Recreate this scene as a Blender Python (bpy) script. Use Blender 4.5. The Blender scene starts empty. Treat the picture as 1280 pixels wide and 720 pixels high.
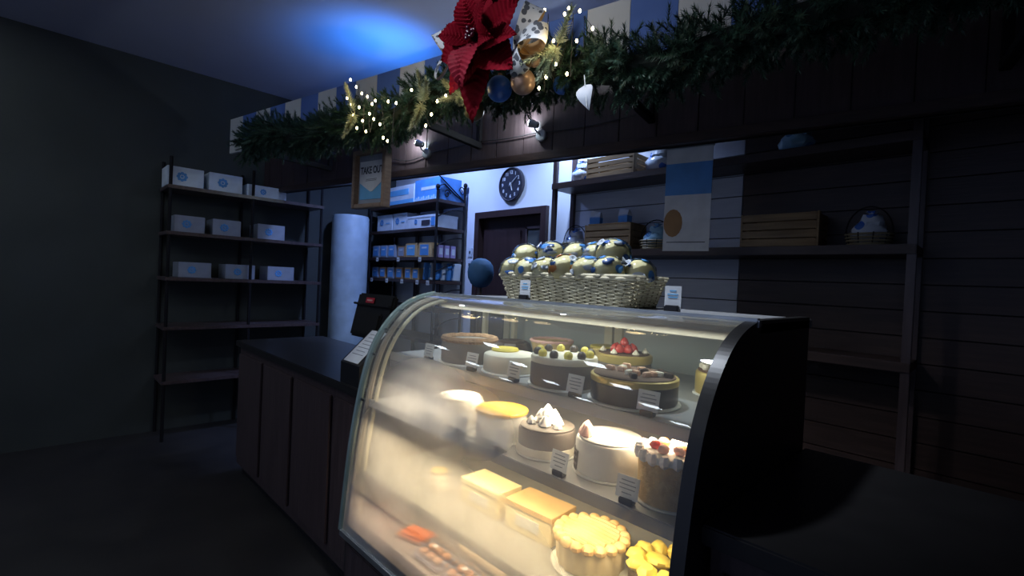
import bpy, bmesh, math, random
from mathutils import Vector, Matrix, noise
random.seed(7)
PI = math.pi
S = bpy.context.scene
COL = S.collection
# ------------------------------------------------------------------ camera
yaw, pit, rol = math.radians(44.6), math.radians(-0.76), math.radians(2.6)
f0 = Vector((-math.cos(yaw), math.sin(yaw), 0)); r0 = Vector((math.sin(yaw), math.cos(yaw), 0)); u0 = Vector((0, 0, 1))
fw = f0*math.cos(pit) + u0*math.sin(pit); uv = u0*math.cos(pit) - f0*math.sin(pit)
rt = r0*math.cos(rol) + uv*math.sin(rol); up = -r0*math.sin(rol) + uv*math.cos(rol)
cd = bpy.data.cameras.new('camera'); cam = bpy.data.objects.new('camera', cd); COL.objects.link(cam)
m = Matrix((rt, up, -fw)).transposed().to_4x4(); m.translation = Vector((0, 0, 1.45))
cam.matrix_world = m
cd.sensor_fit = 'HORIZONTAL'; cd.sensor_width = 36; cd.lens = 600/1280*36; cd.clip_start = 0.02
S.camera = cam
# ------------------------------------------------------------------ world and exposure
S.view_settings.view_transform = 'Standard'; S.view_settings.look = 'None'
S.view_settings.exposure = 0.0; S.view_settings.gamma = 1.0
w = bpy.data.worlds.new('world'); S.world = w; w.use_nodes = True
w.node_tree.nodes['Background'].inputs[0].default_value = (0.30, 0.40, 0.70, 1)
w.node_tree.nodes['Background'].inputs[1].default_value = 0.40

def lamp(kind, name, loc, energy, col, target=None, **kw):
    d = bpy.data.lights.new(name, kind); d.energy = energy; d.color = col
    for k, v in kw.items(): setattr(d, k, v)
    o = bpy.data.objects.new(name, d); COL.objects.link(o); o.location = loc
    if target is not None:
        o.rotation_euler = (Vector(target) - Vector(loc)).to_track_quat('-Z', 'Y').to_euler()
    return o
# daylight-white downlight behind the header, over the wall shelves
lamp('SPOT', 'shelf_downlight_lamp', (-2.30, 2.68, 3.02), 125, (0.46, 0.62, 1.0), (-2.34, 2.9, 1.0), spot_size=math.radians(125), spot_blend=0.9, shadow_soft_size=0.05)
lamp('SPOT', 'rack_fill_lamp', (-3.6, 2.3, 3.1), 130, (0.34, 0.48, 1.0), (-3.9, 2.6, 1.3), spot_size=math.radians(140), spot_blend=0.9, shadow_soft_size=0.09)  # added fill for the rack fronts, out of sight behind the valance
# added fill lamps that brighten the basket and the garland
lamp('SPOT', 'basket_fill_lamp', (-1.15, 0.80, 3.1), 150, (0.80, 0.88, 1.0), (-1.1, 1.35, 1.4), spot_size=math.radians(62), spot_blend=0.8, shadow_soft_size=0.06)
lamp('SPOT', 'garland_fill_lamp', (-1.7, 0.3, 3.1), 34, (0.85, 0.9, 1.0), (-1.7, 1.4, 2.5), spot_size=math.radians(85), spot_blend=0.9, shadow_soft_size=0.08)
# blue strip along the ceiling cove above the header
lamp('SPOT', 'cove_lamp', (-3.18, 1.80, 2.66), 44, (0.035, 0.27, 1.0), (-3.36, 1.80, 3.2), spot_size=math.radians(118), spot_blend=1.0, shadow_soft_size=0.03)
# strip lamps inside the cake case
for nm, (y, z), e, c in (('case_strip_lamp_top', (1.16, 1.335), 1.3, (0.95, 1.0, 0.90)), ('case_strip_lamp_mid', (1.00, 1.128), 4.4, (1.0, 0.82, 0.58)),
                         ('case_strip_lamp_low', (0.94, 0.958), 4.6, (1.0, 0.77, 0.46)), ('case_strip_lamp_deck', (0.90, 0.70), 2.0, (1.0, 0.70, 0.45))):
    a = lamp('AREA', nm, (-1.03, y, z), e, c, shape='RECTANGLE', size=1.16, size_y=0.02)
    a.rotation_euler = (math.radians(18), 0, 0)

# ------------------------------------------------------------------ materials
MATS = {}
def mat(name, col, rough=0.6, metal=0.0, col2=None, scale=8.0, detail=3, stretch=None, bump=0.0, bscale=None, emit=None, estr=0, coat=0.0, trans=0.0, lo=0.35, hi=0.65, alpha=1.0, island=0.0, spec=0.5):
    m = bpy.data.materials.new(name); m.use_nodes = True; nt = m.node_tree; N, L = nt.nodes, nt.links
    p = N['Principled BSDF']; p.inputs['Roughness'].default_value = rough; p.inputs['Metallic'].default_value = metal
    p.inputs['Base Color'].default_value = (*col, 1)
    p.inputs['Specular IOR Level'].default_value = spec
    p.inputs['Coat Weight'].default_value = coat; p.inputs['Coat Roughness'].default_value = 0.08
    p.inputs['Transmission Weight'].default_value = trans; p.inputs['Alpha'].default_value = alpha
    if emit: p.inputs['Emission Color'].default_value = (*emit, 1); p.inputs['Emission Strength'].default_value = estr
    if col2 is None: col2 = tuple(min(1, c*0.82) for c in col)
    tc = N.new('ShaderNodeTexCoord'); mp = N.new('ShaderNodeMapping'); L.new(tc.outputs['Object'], mp.inputs[0])
    if stretch: mp.inputs['Scale'].default_value = stretch
    nz = N.new('ShaderNodeTexNoise'); nz.inputs['Scale'].default_value = scale; nz.inputs['Detail'].default_value = detail
    L.new(mp.outputs[0], nz.inputs['Vector'])
    rp = N.new('ShaderNodeMapRange'); rp.inputs[1].default_value = lo; rp.inputs[2].default_value = hi
    L.new(nz.outputs[0], rp.inputs[0])
    mx = N.new('ShaderNodeMix'); mx.data_type = 'RGBA'; mx.inputs[6].default_value = (*col, 1); mx.inputs[7].default_value = (*col2, 1)
    L.new(rp.outputs[0], mx.inputs[0])
    out = mx.outputs[2]
    if island:
        g = N.new('ShaderNodeNewGeometry'); h = N.new('ShaderNodeHueSaturation')
        r2 = N.new('ShaderNodeMapRange'); r2.inputs[3].default_value = 1-island; r2.inputs[4].default_value = 1+island
        L.new(g.outputs['Random Per Island'], r2.inputs[0]); L.new(r2.outputs[0], h.inputs['Value']); L.new(out, h.inputs['Color']); out = h.outputs[0]
    L.new(out, p.inputs['Base Color'])
    if bump:
        nb = N.new('ShaderNodeTexNoise'); nb.inputs['Scale'].default_value = bscale or scale*3; nb.inputs['Detail'].default_value = 4
        L.new(mp.outputs[0], nb.inputs['Vector'])
        b = N.new('ShaderNodeBump'); b.inputs['Strength'].default_value = bump; b.inputs['Distance'].default_value = 0.01
        L.new(nb.outputs[0], b.inputs['Height']); L.new(b.outputs[0], p.inputs['Normal'])
    MATS[name] = m
    return m

def spotted(name, base, spot, scale, thr, rough=0.5, spot2=None, coat=0.0):
    m = mat(name, base, rough, col2=tuple(c*0.9 for c in base), coat=coat); nt = m.node_tree; N, L = nt.nodes, nt.links
    p = N['Principled BSDF']; src = p.inputs['Base Color'].links[0].from_socket
    tc = [n for n in N if n.type == 'TEX_COORD'][0]
    v = N.new('ShaderNodeTexVoronoi'); v.inputs['Scale'].default_value = scale; v.inputs['Randomness'].default_value = 1
    nz = N.new('ShaderNodeTexNoise'); nz.inputs['Scale'].default_value = scale*1.7
    ad = N.new('ShaderNodeMixRGB'); ad.blend_type = 'ADD'; ad.inputs[0].default_value = 0.25/scale
    L.new(tc.outputs['Object'], nz.inputs['Vector']); L.new(tc.outputs['Object'], ad.inputs[1]); L.new(nz.outputs['Color'], ad.inputs[2]); L.new(ad.outputs[0], v.inputs['Vector'])
    lt = N.new('ShaderNodeMath'); lt.operation = 'LESS_THAN'; lt.inputs[1].default_value = thr; L.new(v.outputs['Distance'], lt.inputs[0])
    mx = N.new('ShaderNodeMix'); mx.data_type = 'RGBA'; mx.inputs[7].default_value = (*spot, 1)
    L.new(lt.outputs[0], mx.inputs[0]); L.new(src, mx.inputs[6]); L.new(mx.outputs[2], p.inputs['Base Color'])
    return m

def glass_mat(name, tint, refl=1.0, glare_haze=None, rough=0.02, ior=1.45):
    m = bpy.data.materials.new(name); m.use_nodes = True; nt = m.node_tree; N, L = nt.nodes, nt.links
    for n in list(N): N.remove(n)
    out = N.new('ShaderNodeOutputMaterial'); tr = N.new('ShaderNodeBsdfTransparent'); tr.inputs[0].default_value = (*tint, 1)
    gl = N.new('ShaderNodeBsdfGlossy'); gl.inputs['Roughness'].default_value = rough
    fr = N.new('ShaderNodeFresnel'); fr.inputs[0].default_value = ior
    mu = N.new('ShaderNodeMath'); mu.operation = 'MULTIPLY'; mu.inputs[1].default_value = refl; mu.use_clamp = True
    L.new(fr.outputs[0], mu.inputs[0])
    mx = N.new('ShaderNodeMixShader'); L.new(mu.outputs[0], mx.inputs[0]); L.new(tr.outputs[0], mx.inputs[1]); L.new(gl.outputs[0], mx.inputs[2])
    last = mx.outputs[0]
    if glare_haze:      # glare on misted glass, painted as a pale film in soft patches
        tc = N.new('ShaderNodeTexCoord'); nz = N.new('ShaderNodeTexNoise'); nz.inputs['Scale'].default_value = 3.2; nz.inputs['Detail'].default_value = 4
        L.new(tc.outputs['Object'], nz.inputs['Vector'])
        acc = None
        for (x, y, z), (sx, sz), amp in glare_haze:
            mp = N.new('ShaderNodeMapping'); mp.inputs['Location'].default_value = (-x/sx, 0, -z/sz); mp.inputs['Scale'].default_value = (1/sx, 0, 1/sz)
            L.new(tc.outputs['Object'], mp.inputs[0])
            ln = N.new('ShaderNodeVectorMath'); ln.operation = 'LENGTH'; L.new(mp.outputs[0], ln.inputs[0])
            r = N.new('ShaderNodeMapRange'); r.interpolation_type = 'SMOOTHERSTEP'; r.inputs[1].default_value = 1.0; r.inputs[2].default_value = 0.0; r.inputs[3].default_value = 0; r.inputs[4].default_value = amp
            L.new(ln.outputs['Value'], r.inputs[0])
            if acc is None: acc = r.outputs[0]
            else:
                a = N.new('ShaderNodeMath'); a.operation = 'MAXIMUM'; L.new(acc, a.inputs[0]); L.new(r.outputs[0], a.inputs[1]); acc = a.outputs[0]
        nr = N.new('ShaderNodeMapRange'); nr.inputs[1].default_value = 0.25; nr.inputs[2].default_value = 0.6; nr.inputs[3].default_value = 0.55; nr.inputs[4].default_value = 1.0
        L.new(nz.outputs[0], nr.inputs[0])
        mm = N.new('ShaderNodeMath'); mm.operation = 'MULTIPLY_ADD'; L.new(acc, mm.inputs[0]); L.new(nr.outputs[0], mm.inputs[1]); mm.inputs[2].default_value = 0.13  # even base amount paints a reflection veil over the whole pane
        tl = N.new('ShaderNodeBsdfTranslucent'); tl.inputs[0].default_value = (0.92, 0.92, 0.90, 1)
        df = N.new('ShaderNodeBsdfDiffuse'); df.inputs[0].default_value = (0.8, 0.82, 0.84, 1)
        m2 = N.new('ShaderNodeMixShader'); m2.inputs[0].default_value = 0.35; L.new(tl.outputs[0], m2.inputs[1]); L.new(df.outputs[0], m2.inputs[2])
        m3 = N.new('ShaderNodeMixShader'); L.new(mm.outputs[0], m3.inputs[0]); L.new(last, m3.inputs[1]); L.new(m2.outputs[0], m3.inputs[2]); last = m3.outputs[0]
    L.new(last, out.inputs[0])
    MATS[name] = m
    return m

mat('plaster', (0.74, 0.78, 0.84), 0.85, col2=(0.70, 0.74, 0.80), scale=3, bump=0.05)
mat('shiplap', (0.66, 0.69, 0.76), 0.6, col2=(0.60, 0.63, 0.70), scale=5, stretch=(1, 1, 12))
mat('joint', (0.03, 0.03, 0.035), 0.9)
mat('ceiling_paint', (0.38, 0.40, 0.50), 0.9, col2=(0.36, 0.38, 0.48), scale=2)
mat('olive_wall', (0.055, 0.063, 0.060), 0.85, col2=(0.045, 0.052, 0.050), scale=2, bump=0.05)
mat('floor_tile', (0.035, 0.032, 0.033), 0.45, col2=(0.025, 0.023, 0.025), scale=4)
mat('wood_dark', (0.085, 0.060, 0.062), 0.33, col2=(0.058, 0.040, 0.042), scale=5, stretch=(9, 9, 0.7), bump=0.08)
mat('wood_dark_h', (0.060, 0.034, 0.028), 0.45, col2=(0.038, 0.022, 0.018), scale=5, stretch=(0.7, 9, 9), bump=0.08)
mat('wood_door', (0.040, 0.022, 0.022), 0.4, col2=(0.030, 0.016, 0.016), scale=5, stretch=(8, 8, 0.6))
mat('wood_crate', (0.30, 0.19, 0.085), 0.7, col2=(0.20, 0.12, 0.05), scale=6, stretch=(0.8, 8, 8), bump=0.1)
mat('wood_frame', (0.30, 0.215, 0.16), 0.6, col2=(0.23, 0.16, 0.12), scale=7, stretch=(2, 2, 8))
mat('iron', (0.010, 0.009, 0.011), 0.7, 0.0, spec=0.2)
mat('black_plastic', (0.016, 0.016, 0.019), 0.38, col2=(0.013, 0.013, 0.016))
mat('black_laminate', (0.020, 0.019, 0.020), 0.35)
mat('chrome', (0.62, 0.64, 0.66), 0.22, 1.0)
mat('steel', (0.55, 0.58, 0.60), 0.35, 0.9)
mat('shelf_metal', (0.34, 0.345, 0.35), 0.4, 0.15)
mat('rail_grey', (0.34, 0.35, 0.37), 0.45)
mat('case_back', (0.40, 0.44, 0.42), 0.35, col2=(0.34, 0.38, 0.37), scale=2)
mat('cream_plastic', (0.66, 0.60, 0.42), 0.45)
mat('beige_seal', (0.50, 0.44, 0.36), 0.5)
mat('glass_edge', (0.20, 0.26, 0.25), 0.15, col2=(0.16, 0.23, 0.22), coat=0.6)
mat('white_card', (0.72, 0.74, 0.74), 0.7)
mat('grey_print', (0.22, 0.24, 0.27), 0.8)
mat('dark_print', (0.05, 0.06, 0.08), 0.8)
mat('white_paper', (0.78, 0.81, 0.85), 0.75)
mat('box_white', (0.70, 0.78, 0.86), 0.6)
mat('box_blue', (0.10, 0.34, 0.78), 0.55)
mat('logo_blue', (0.10, 0.33, 0.70), 0.6)
mat('print_navy', (0.04, 0.12, 0.36), 0.5)
mat('sky_blue', (0.16, 0.50, 0.86), 0.6)
mat('lilac', (0.42, 0.34, 0.60), 0.6)
mat('kraft', (0.42, 0.24, 0.11), 0.7)
mat('pack_film', (0.32, 0.36, 0.44), 0.3, coat=0.4)
mat('red_logo', (0.62, 0.03, 0.06), 0.5)
mat('column_pale', (0.44, 0.56, 0.66), 0.45)
mat('ball_blue', (0.035, 0.13, 0.30), 0.75, col2=(0.03, 0.11, 0.26), bump=0.2, bscale=60)
mat('clock_face', (0.025, 0.028, 0.045), 0.4)
mat('clock_rim', (0.05, 0.045, 0.06), 0.4)
mat('stripe_blue', (0.075, 0.15, 0.42), 0.8, col2=(0.06, 0.125, 0.36), scale=4, bump=0.05)
mat('stripe_white', (0.52, 0.53, 0.53), 0.8, col2=(0.46, 0.47, 0.47), scale=4, bump=0.05)
mat('pine', (0.018, 0.055, 0.036), 0.55, col2=(0.032, 0.082, 0.050), scale=6, island=0.5)
mat('pine_core', (0.008, 0.016, 0.010), 0.9)
mat('glitter_fern', (0.42, 0.47, 0.36), 0.4, col2=(0.30, 0.36, 0.26), scale=30, island=0.4)
mat('petal_red', (0.24, 0.002, 0.014), 0.7, col2=(0.16, 0.001, 0.009), scale=5, stretch=(1, 1, 1), bump=0.15, bscale=40, spec=0.08)
mat('petal_rose', (0.34, 0.018, 0.04), 0.6, col2=(0.26, 0.010, 0.028), scale=6, bump=0.15, bscale=40, spec=0.15)
mat('bead_dark', (0.10, 0.01, 0.03), 0.3)
spotted('ribbon_print', (0.62, 0.64, 0.66), (0.08, 0.09, 0.11), 34, 0.42, 0.5)
mat('ribbon_gold', (0.52, 0.34, 0.16), 0.35, 0.4)
mat('orn_gold', (0.42, 0.27, 0.20), 0.35, 0.3)
mat('orn_blue', (0.03, 0.13, 0.55), 0.35)
mat('orn_olive', (0.16, 0.13, 0.06), 0.4, 0.3)
mat('leaf_white', (0.36, 0.40, 0.48), 0.6)
mat('bulb_warm', (1, 0.9, 0.6), 0.5, emit=(1.0, 0.80, 0.42), estr=22)
mat('bulb_spot', (1, 1, 1), 0.5, emit=(0.80, 0.92, 1.0), estr=40)
mat('led_warm', (1, 0.9, 0.7), 0.5, emit=(1.0, 0.86, 0.58), estr=3.0)
mat('led_cool', (1, 1, 1), 0.5, emit=(0.86, 0.95, 1.0), estr=60)
mat('led_panel', (1, 1, 1), 0.5, emit=(0.80, 0.90, 1.0), estr=24)
mat('led_blue', (0.1, 0.4, 1), 0.5, emit=(0.05, 0.3, 1.0), estr=2)
mat('wire', (0.03, 0.028, 0.03), 0.6)
mat('wicker', (0.76, 0.70, 0.50), 0.6, col2=(0.62, 0.56, 0.38), scale=30, island=0.12)
mat('wicker_dark', (0.30, 0.25, 0.15), 0.7)
mat('bun', (0.84, 0.80, 0.50), 0.75, col2=(0.70, 0.60, 0.28), scale=9, bump=0.1)
mat('orange_print', (0.70, 0.28, 0.08), 0.5)
spotted('bag_blue_white', (0.60, 0.66, 0.74), (0.05, 0.16, 0.55), 14, 0.33, 0.25, coat=0.5)
spotted('bag_teal', (0.30, 0.52, 0.66), (0.06, 0.20, 0.40), 14, 0.30, 0.25, coat=0.5)
mat('choc', (0.085, 0.058, 0.045), 0.35, col2=(0.06, 0.04, 0.03), scale=14)
mat('choc_mousse', (0.20, 0.17, 0.145), 0.55, col2=(0.17, 0.14, 0.12), scale=14)
mat('cocoa', (0.13, 0.075, 0.045), 0.8, bump=0.2)
mat('crumb', (0.42, 0.25, 0.13), 0.9, col2=(0.30, 0.17, 0.09), scale=60, bump=0.8, bscale=120)
mat('cream', (0.80, 0.75, 0.62), 0.6, col2=(0.74, 0.68, 0.54), scale=12, bump=0.1)
mat('white_cream', (0.86, 0.84, 0.78), 0.55, bump=0.15, bscale=60)
mat('whip', (0.92, 0.91, 0.88), 0.5)
mat('mango', (0.90, 0.56, 0.09), 0.25, col2=(0.86, 0.48, 0.06), coat=0.5)
mat('lemon', (0.82, 0.66, 0.10), 0.4)
mat('sponge', (0.62, 0.44, 0.20), 0.85, col2=(0.52, 0.34, 0.14), scale=40, bump=0.4)
mat('gold_band', (0.62, 0.47, 0.16), 0.35, 0.4)
mat('strawberry', (0.62, 0.05, 0.03), 0.3, coat=0.4)
mat('pink_cream', (0.80, 0.46, 0.40), 0.55)
mat('meringue', (0.80, 0.60, 0.30), 0.5, col2=(0.70, 0.42, 0.17), scale=14)
mat('meringue_side', (0.74, 0.62, 0.40), 0.6, col2=(0.66, 0.54, 0.34), scale=10)
mat('yellow_cream', (0.85, 0.68, 0.16), 0.5, col2=(0.80, 0.60, 0.10), scale=20)
mat('board', (0.74, 0.74, 0.71), 0.45)
mat('board_gold', (0.62, 0.48, 0.20), 0.35, 0.5)
mat('carton', (0.62, 0.42, 0.20), 0.65)
mat('carton_cream', (0.86, 0.74, 0.46), 0.6)
mat('orange_pack', (0.72, 0.20, 0.07), 0.4)
mat('pastry', (0.62, 0.36, 0.22), 0.6, col2=(0.74, 0.50, 0.36), scale=25, bump=0.4)
mat('tray_blue', (0.35, 0.45, 0.62), 0.4)
glass_mat('glass_clear', (0.95, 0.98, 0.965), 0.8)
glass_mat('film_clear', (0.96, 0.97, 0.985), 0.9, rough=0.15)
GLARE_HAZE = [((-1.27, 0, 1.03), (0.40, 0.22), 0.95), ((-1.06, 0, 1.05), (0.34, 0.16), 0.55), ((-1.38, 0, 0.80), (0.40, 0.34), 0.88), ((-1.52, 0, 0.60), (0.42, 0.32), 0.80),
       ((-1.12, 0, 0.80), (0.46, 0.22), 0.66), ((-0.94, 0, 0.77), (0.46, 0.23), 0.58), ((-1.2, 0, 0.60), (0.6, 0.22), 0.45)]  # painted glare patches: centre, extent, strength
glass_mat('glass_hazed', (0.93, 0.965, 0.95), 1.5, glare_haze=GLARE_HAZE)

# ------------------------------------------------------------------ mesh helpers
def V(*a): return Vector(a)
class MB:
    def __init__(s): s.v = []; s.f = []
    def add(s, vs, fs):
        k = len(s.v); s.v += [tuple(v) for v in vs]; s.f += [tuple(i+k for i in f) for f in fs]; return s
    def box(s, c, d, mt=None, bev=0.0):
        x, y, z = (q/2 for q in d)
        if bev > 0:
            bm = bmesh.new(); bmesh.ops.create_cube(bm, size=1, matrix=Matrix.Diagonal((*d, 1)))
            bmesh.ops.bevel(bm, geom=bm.edges[:], offset=bev, segments=2, affect='EDGES')
            bm.verts.index_update(); vs = [v.co.copy() for v in bm.verts]; fs = [[v.index for v in f.verts] for f in bm.faces]; bm.free()
        else:
            vs = [V(a, b, e) for a in (-x, x) for b in (-y, y) for e in (-z, z)]
            fs = [(0, 1, 3, 2), (4, 6, 7, 5), (0, 4, 5, 1), (2, 3, 7, 6), (0, 2, 6, 4), (1, 5, 7, 3)]
        vs = [(mt @ v if mt else v) + Vector(c) for v in vs]
        return s.add(vs, fs)
    def bx(s, x0, x1, y0, y1, z0, z1, bev=0.0):
        return s.box(((x0+x1)/2, (y0+y1)/2, (z0+z1)/2), (x1-x0, y1-y0, z1-z0), None, bev)
    def tube(s, pts, r, n=8, closed=False, cap=True, flat=1.0):
        pts = [Vector(p) for p in pts]; N = len(pts); rings = []
        prev = None
        for i, p in enumerate(pts):
            if closed: t = pts[(i+1) % N]-pts[i-1]
            else: t = pts[min(i+1, N-1)]-pts[max(i-1, 0)]
            t.normalize()
            if prev is None:
                a = V(0, 0, 1) if abs(t.z) < 0.9 else V(1, 0, 0); b = t.cross(a).normalized()
            else:
                b = (prev - t*prev.dot(t)).normalized()
            prev = b; c = t.cross(b)
            rr = r[i] if isinstance(r, (list, tuple)) else r
            rings.append([p + b*math.cos(2*PI*k/n)*rr + c*math.sin(2*PI*k/n)*rr*flat for k in range(n)])
        vs = [v for R in rings for v in R]; fs = []
        for i in range(N if closed else N-1):
            j = (i+1) % N
            for k in range(n): fs.append((i*n+k, i*n+(k+1) % n, j*n+(k+1) % n, j*n+k))
        if cap and not closed: fs += [tuple(range(n))[::-1], tuple((N-1)*n+k for k in range(n))]
        return s.add(vs, fs)
    def lathe(s, prof, n=24, c=(0, 0, 0), mod=None, mt=None):
        vs = []; fs = []
        for (r, z) in prof:
            for k in range(n):
                a = 2*PI*k/n; rr = r*(mod(a, z) if mod else 1)
                v = V(rr*math.cos(a), rr*math.sin(a), z); v = mt @ v if mt else v; vs.append(v+Vector(c))
        for i in range(len(prof)-1):
            for k in range(n): fs.append((i*n+k, i*n+(k+1) % n, (i+1)*n+(k+1) % n, (i+1)*n+k))
        if prof[0][0] > 1e-4: fs.append(tuple(range(n))[::-1])
        if prof[-1][0] > 1e-4: fs.append(tuple((len(prof)-1)*n+k for k in range(n)))
        return s.add(vs, fs)
    def blob(s, c, r, n=10, m=6, mt=None, wob=0.0):
        r = r if isinstance(r, (tuple, list)) else (r, r, r)
        vs = [V(0, 0, -1)]; fs = []
        for i in range(1, m):
            b = -PI/2+PI*i/m
            for k in range(n): vs.append(V(math.cos(b)*math.cos(2*PI*k/n), math.cos(b)*math.sin(2*PI*k/n), math.sin(b)))
        vs.append(V(0, 0, 1))
        if wob: vs = [v*(1+wob*noise.noise(v*2.3+Vector(c)*9)) for v in vs]
        vs = [V(v.x*r[0], v.y*r[1], v.z*r[2]) for v in vs]
        vs = [(mt @ v if mt else v)+Vector(c) for v in vs]
        for k in range(n): fs.append((0, 1+(k+1) % n, 1+k))
        for i in range(m-2):
            for k in range(n): fs.append((1+i*n+k, 1+i*n+(k+1) % n, 1+(i+1)*n+(k+1) % n, 1+(i+1)*n+k))
        L = len(vs)-1
        for k in range(n): fs.append((1+(m-2)*n+k, 1+(m-2)*n+(k+1) % n, L))
        return s.add(vs, fs)
    def prism(s, poly, a, b, axis=0):   # extrude a 2D outline along an axis
        n = len(poly)
        def pt(p, t): return V(t, p[0], p[1]) if axis == 0 else (V(p[0], t, p[1]) if axis == 1 else V(p[0], p[1], t))
        vs = [pt(p, a) for p in poly]+[pt(p, b) for p in poly]
        fs = [tuple(range(n))[::-1], tuple(range(n, 2*n))]+[(i, (i+1) % n, n+(i+1) % n, n+i) for i in range(n)]
        return s.add(vs, fs)
    def build(s, name, material, parent=None, smooth=False, mt=None, ang=40):
        me = bpy.data.meshes.new(name); me.from_pydata([tuple(mt @ Vector(v)) for v in s.v] if mt else s.v, [], s.f)
        bm = bmesh.new(); bm.from_mesh(me); bmesh.ops.recalc_face_normals(bm, faces=bm.faces); bm.to_mesh(me); bm.free()
        me.materials.append(MATS[material])
        if smooth:
            me.shade_smooth()
            try: me.set_sharp_from_angle(angle=math.radians(ang))
            except Exception: pass
        o = bpy.data.objects.new(name, me); COL.objects.link(o)
        if parent: o.parent = parent
        return o
def tag(o, label=None, cat=None, group=None, kind=None):
    if label: o['label'] = label
    if cat: o['category'] = cat
    if group: o['group'] = group
    if kind: o['kind'] = kind
    return o
def thing(name, label, cat, loc=(0, 0, 0), rz=0, group=None):
    o = bpy.data.objects.new(name, None); COL.objects.link(o); o.location = loc; o.rotation_euler = (0, 0, rz); o.empty_display_size = 0.05
    return tag(o, label, cat, group)
def struct(name): 
    o = bpy.data.objects.new(name, None); COL.objects.link(o); o['kind'] = 'structure'; return o
def copy_obj(o, parent, loc=None, rot=None):
    c = o.copy(); COL.objects.link(c); c.parent = parent
    if loc is not None: c.location = loc
    if rot is not None: c.rotation_euler = rot
    return c
def text(name, body, size, material, mt, parent, bold=0.0, ext=0.0006):
    cu = bpy.data.curves.new(name, 'FONT'); cu.body = body; cu.size = size; cu.align_x = 'CENTER'; cu.align_y = 'CENTER'; cu.extrude = ext; cu.offset = bold
    t = bpy.data.objects.new(name+'_tmp', cu); COL.objects.link(t)
    me = bpy.data.meshes.new_from_object(t.evaluated_get(bpy.context.evaluated_depsgraph_get())); bpy.data.objects.remove(t)
    me.transform(mt); me.materials.clear(); me.materials.append(MATS[material])
    o = bpy.data.objects.new(name, me); COL.objects.link(o); o.parent = parent
    return o
def face_mat(origin, xdir, zdir):   # local x along xdir, local y along zdir, normal out
    x = Vector(xdir).normalized(); y = Vector(zdir).normalized(); z = x.cross(y)
    M_ = Matrix((x, y, z)).transposed().to_4x4(); M_.translation = Vector(origin); return M_

# header / valance frame of reference (turned a little against the case)
UD = V(0.981, 0.194, 0); ND = V(0.194, -0.981, 0); A0 = V(-2.27, 1.59, 0); HROT = math.atan2(0.194, 0.981)
def hp(s, off, z): return A0 + ND*off + UD*s + V(0, 0, z)
RH = Matrix.Rotation(HROT, 3, 'Z')
HOFF = -0.536

# ------------------------------------------------------------------ the room
WB = 3.04; XL = -5.15
o = MB().bx(XL, 1.6, -3.4, WB, -0.05, 0).build('floor', 'floor_tile'); tag(o, kind='structure')
o = MB().bx(XL, 1.6, -3.4, WB, 3.2, 3.25).build('ceiling', 'ceiling_paint'); tag(o, kind='structure')
o = MB().bx(XL, -3.60, WB, WB+0.1, 0, 3.2).bx(-3.60, -2.68, WB, WB+0.1, 2.10, 3.2).bx(-2.68, -2.44, WB, WB+0.1, 0, 3.2).build('wall_back', 'plaster'); tag(o, kind='structure')
o = MB().bx(XL-0.1, XL, -3.4, WB+0.1, 0, 3.2).build('wall_left', 'olive_wall'); tag(o, kind='structure')
o = MB().bx(1.6, 1.7, -3.4, WB+0.1, 0, 3.2).build('wall_right', 'wood_dark'); tag(o, kind='structure')
# boarded wall behind the shelves: backing and single boards
sw = MB().bx(-2.44, 1.6, WB+0.012, WB+0.1, 0, 3.2).build('wall_boarded', 'joint'); tag(sw, kind='structure')
pm = MB().bx(-2.44, -1.12, -0.006, 0.012, 0.003, 0.124).build('board', 'shiplap', sw); pm.location = (0, WB, 0)
for i in range(1, 26): copy_obj(pm, sw, (0, WB+random.uniform(0, 0.004), i*0.127))
pd = MB().bx(-1.115, 1.6, -0.006, 0.012, 0.003, 0.124).build('board', 'wood_dark_h', sw); pd.location = (0, WB, 0)  # dark boards put the dimness of this end into the colour
for i in range(1, 26): copy_obj(pd, sw, (0, WB+random.uniform(0, 0.004), i*0.127))
# door in the back wall
dr = struct('door_1')
MB().bx(-3.60, -3.54, WB-0.04, WB+0.08, 0, 2.04).bx(-2.74, -2.68, WB-0.04, WB+0.08, 0, 2.04).bx(-3.60, -2.68, WB-0.04, WB+0.08, 2.04, 2.10).build('door_frame', 'wood_door', dr)
MB().bx(-3.54, -2.74, WB+0.03, WB+0.06, 0, 2.04).build('door_leaf', 'wood_door', dr)
for (a, b, c, d) in ((-3.46, -3.02, 0.25, 1.0), (-3.46, -3.02, 1.15, 1.92)):
    MB().bx(a, b, WB+0.018, WB+0.032, c, d, 0.008).build('door_panel', 'wood_door', dr)
pn = MB().bx(-2.95, -2.78, WB+0.022, WB+0.032, 1.15, 1.92).build('door_pane', 'olive_wall', dr)
MB().bx(-2.96, -2.94, WB+0.012, WB+0.034, 1.13, 1.94).bx(-2.79, -2.77, WB+0.012, WB+0.034, 1.13, 1.94).bx(-2.96, -2.77, WB+0.012, WB+0.034, 1.92, 1.94).bx(-2.96, -2.77, WB+0.012, WB+0.034, 1.52, 1.535).build('pane_bead', 'wood_dark', pn)
MB().tube([(-3.0, WB-0.02, 1.0), (-3.0, WB-0.03, 1.08), (-3.0, WB-0.02, 1.16)], 0.012).bx(-3.02, -2.98, WB-0.005, WB+0.032, 0.98, 1.18).build('door_handle', 'steel', dr)
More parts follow.
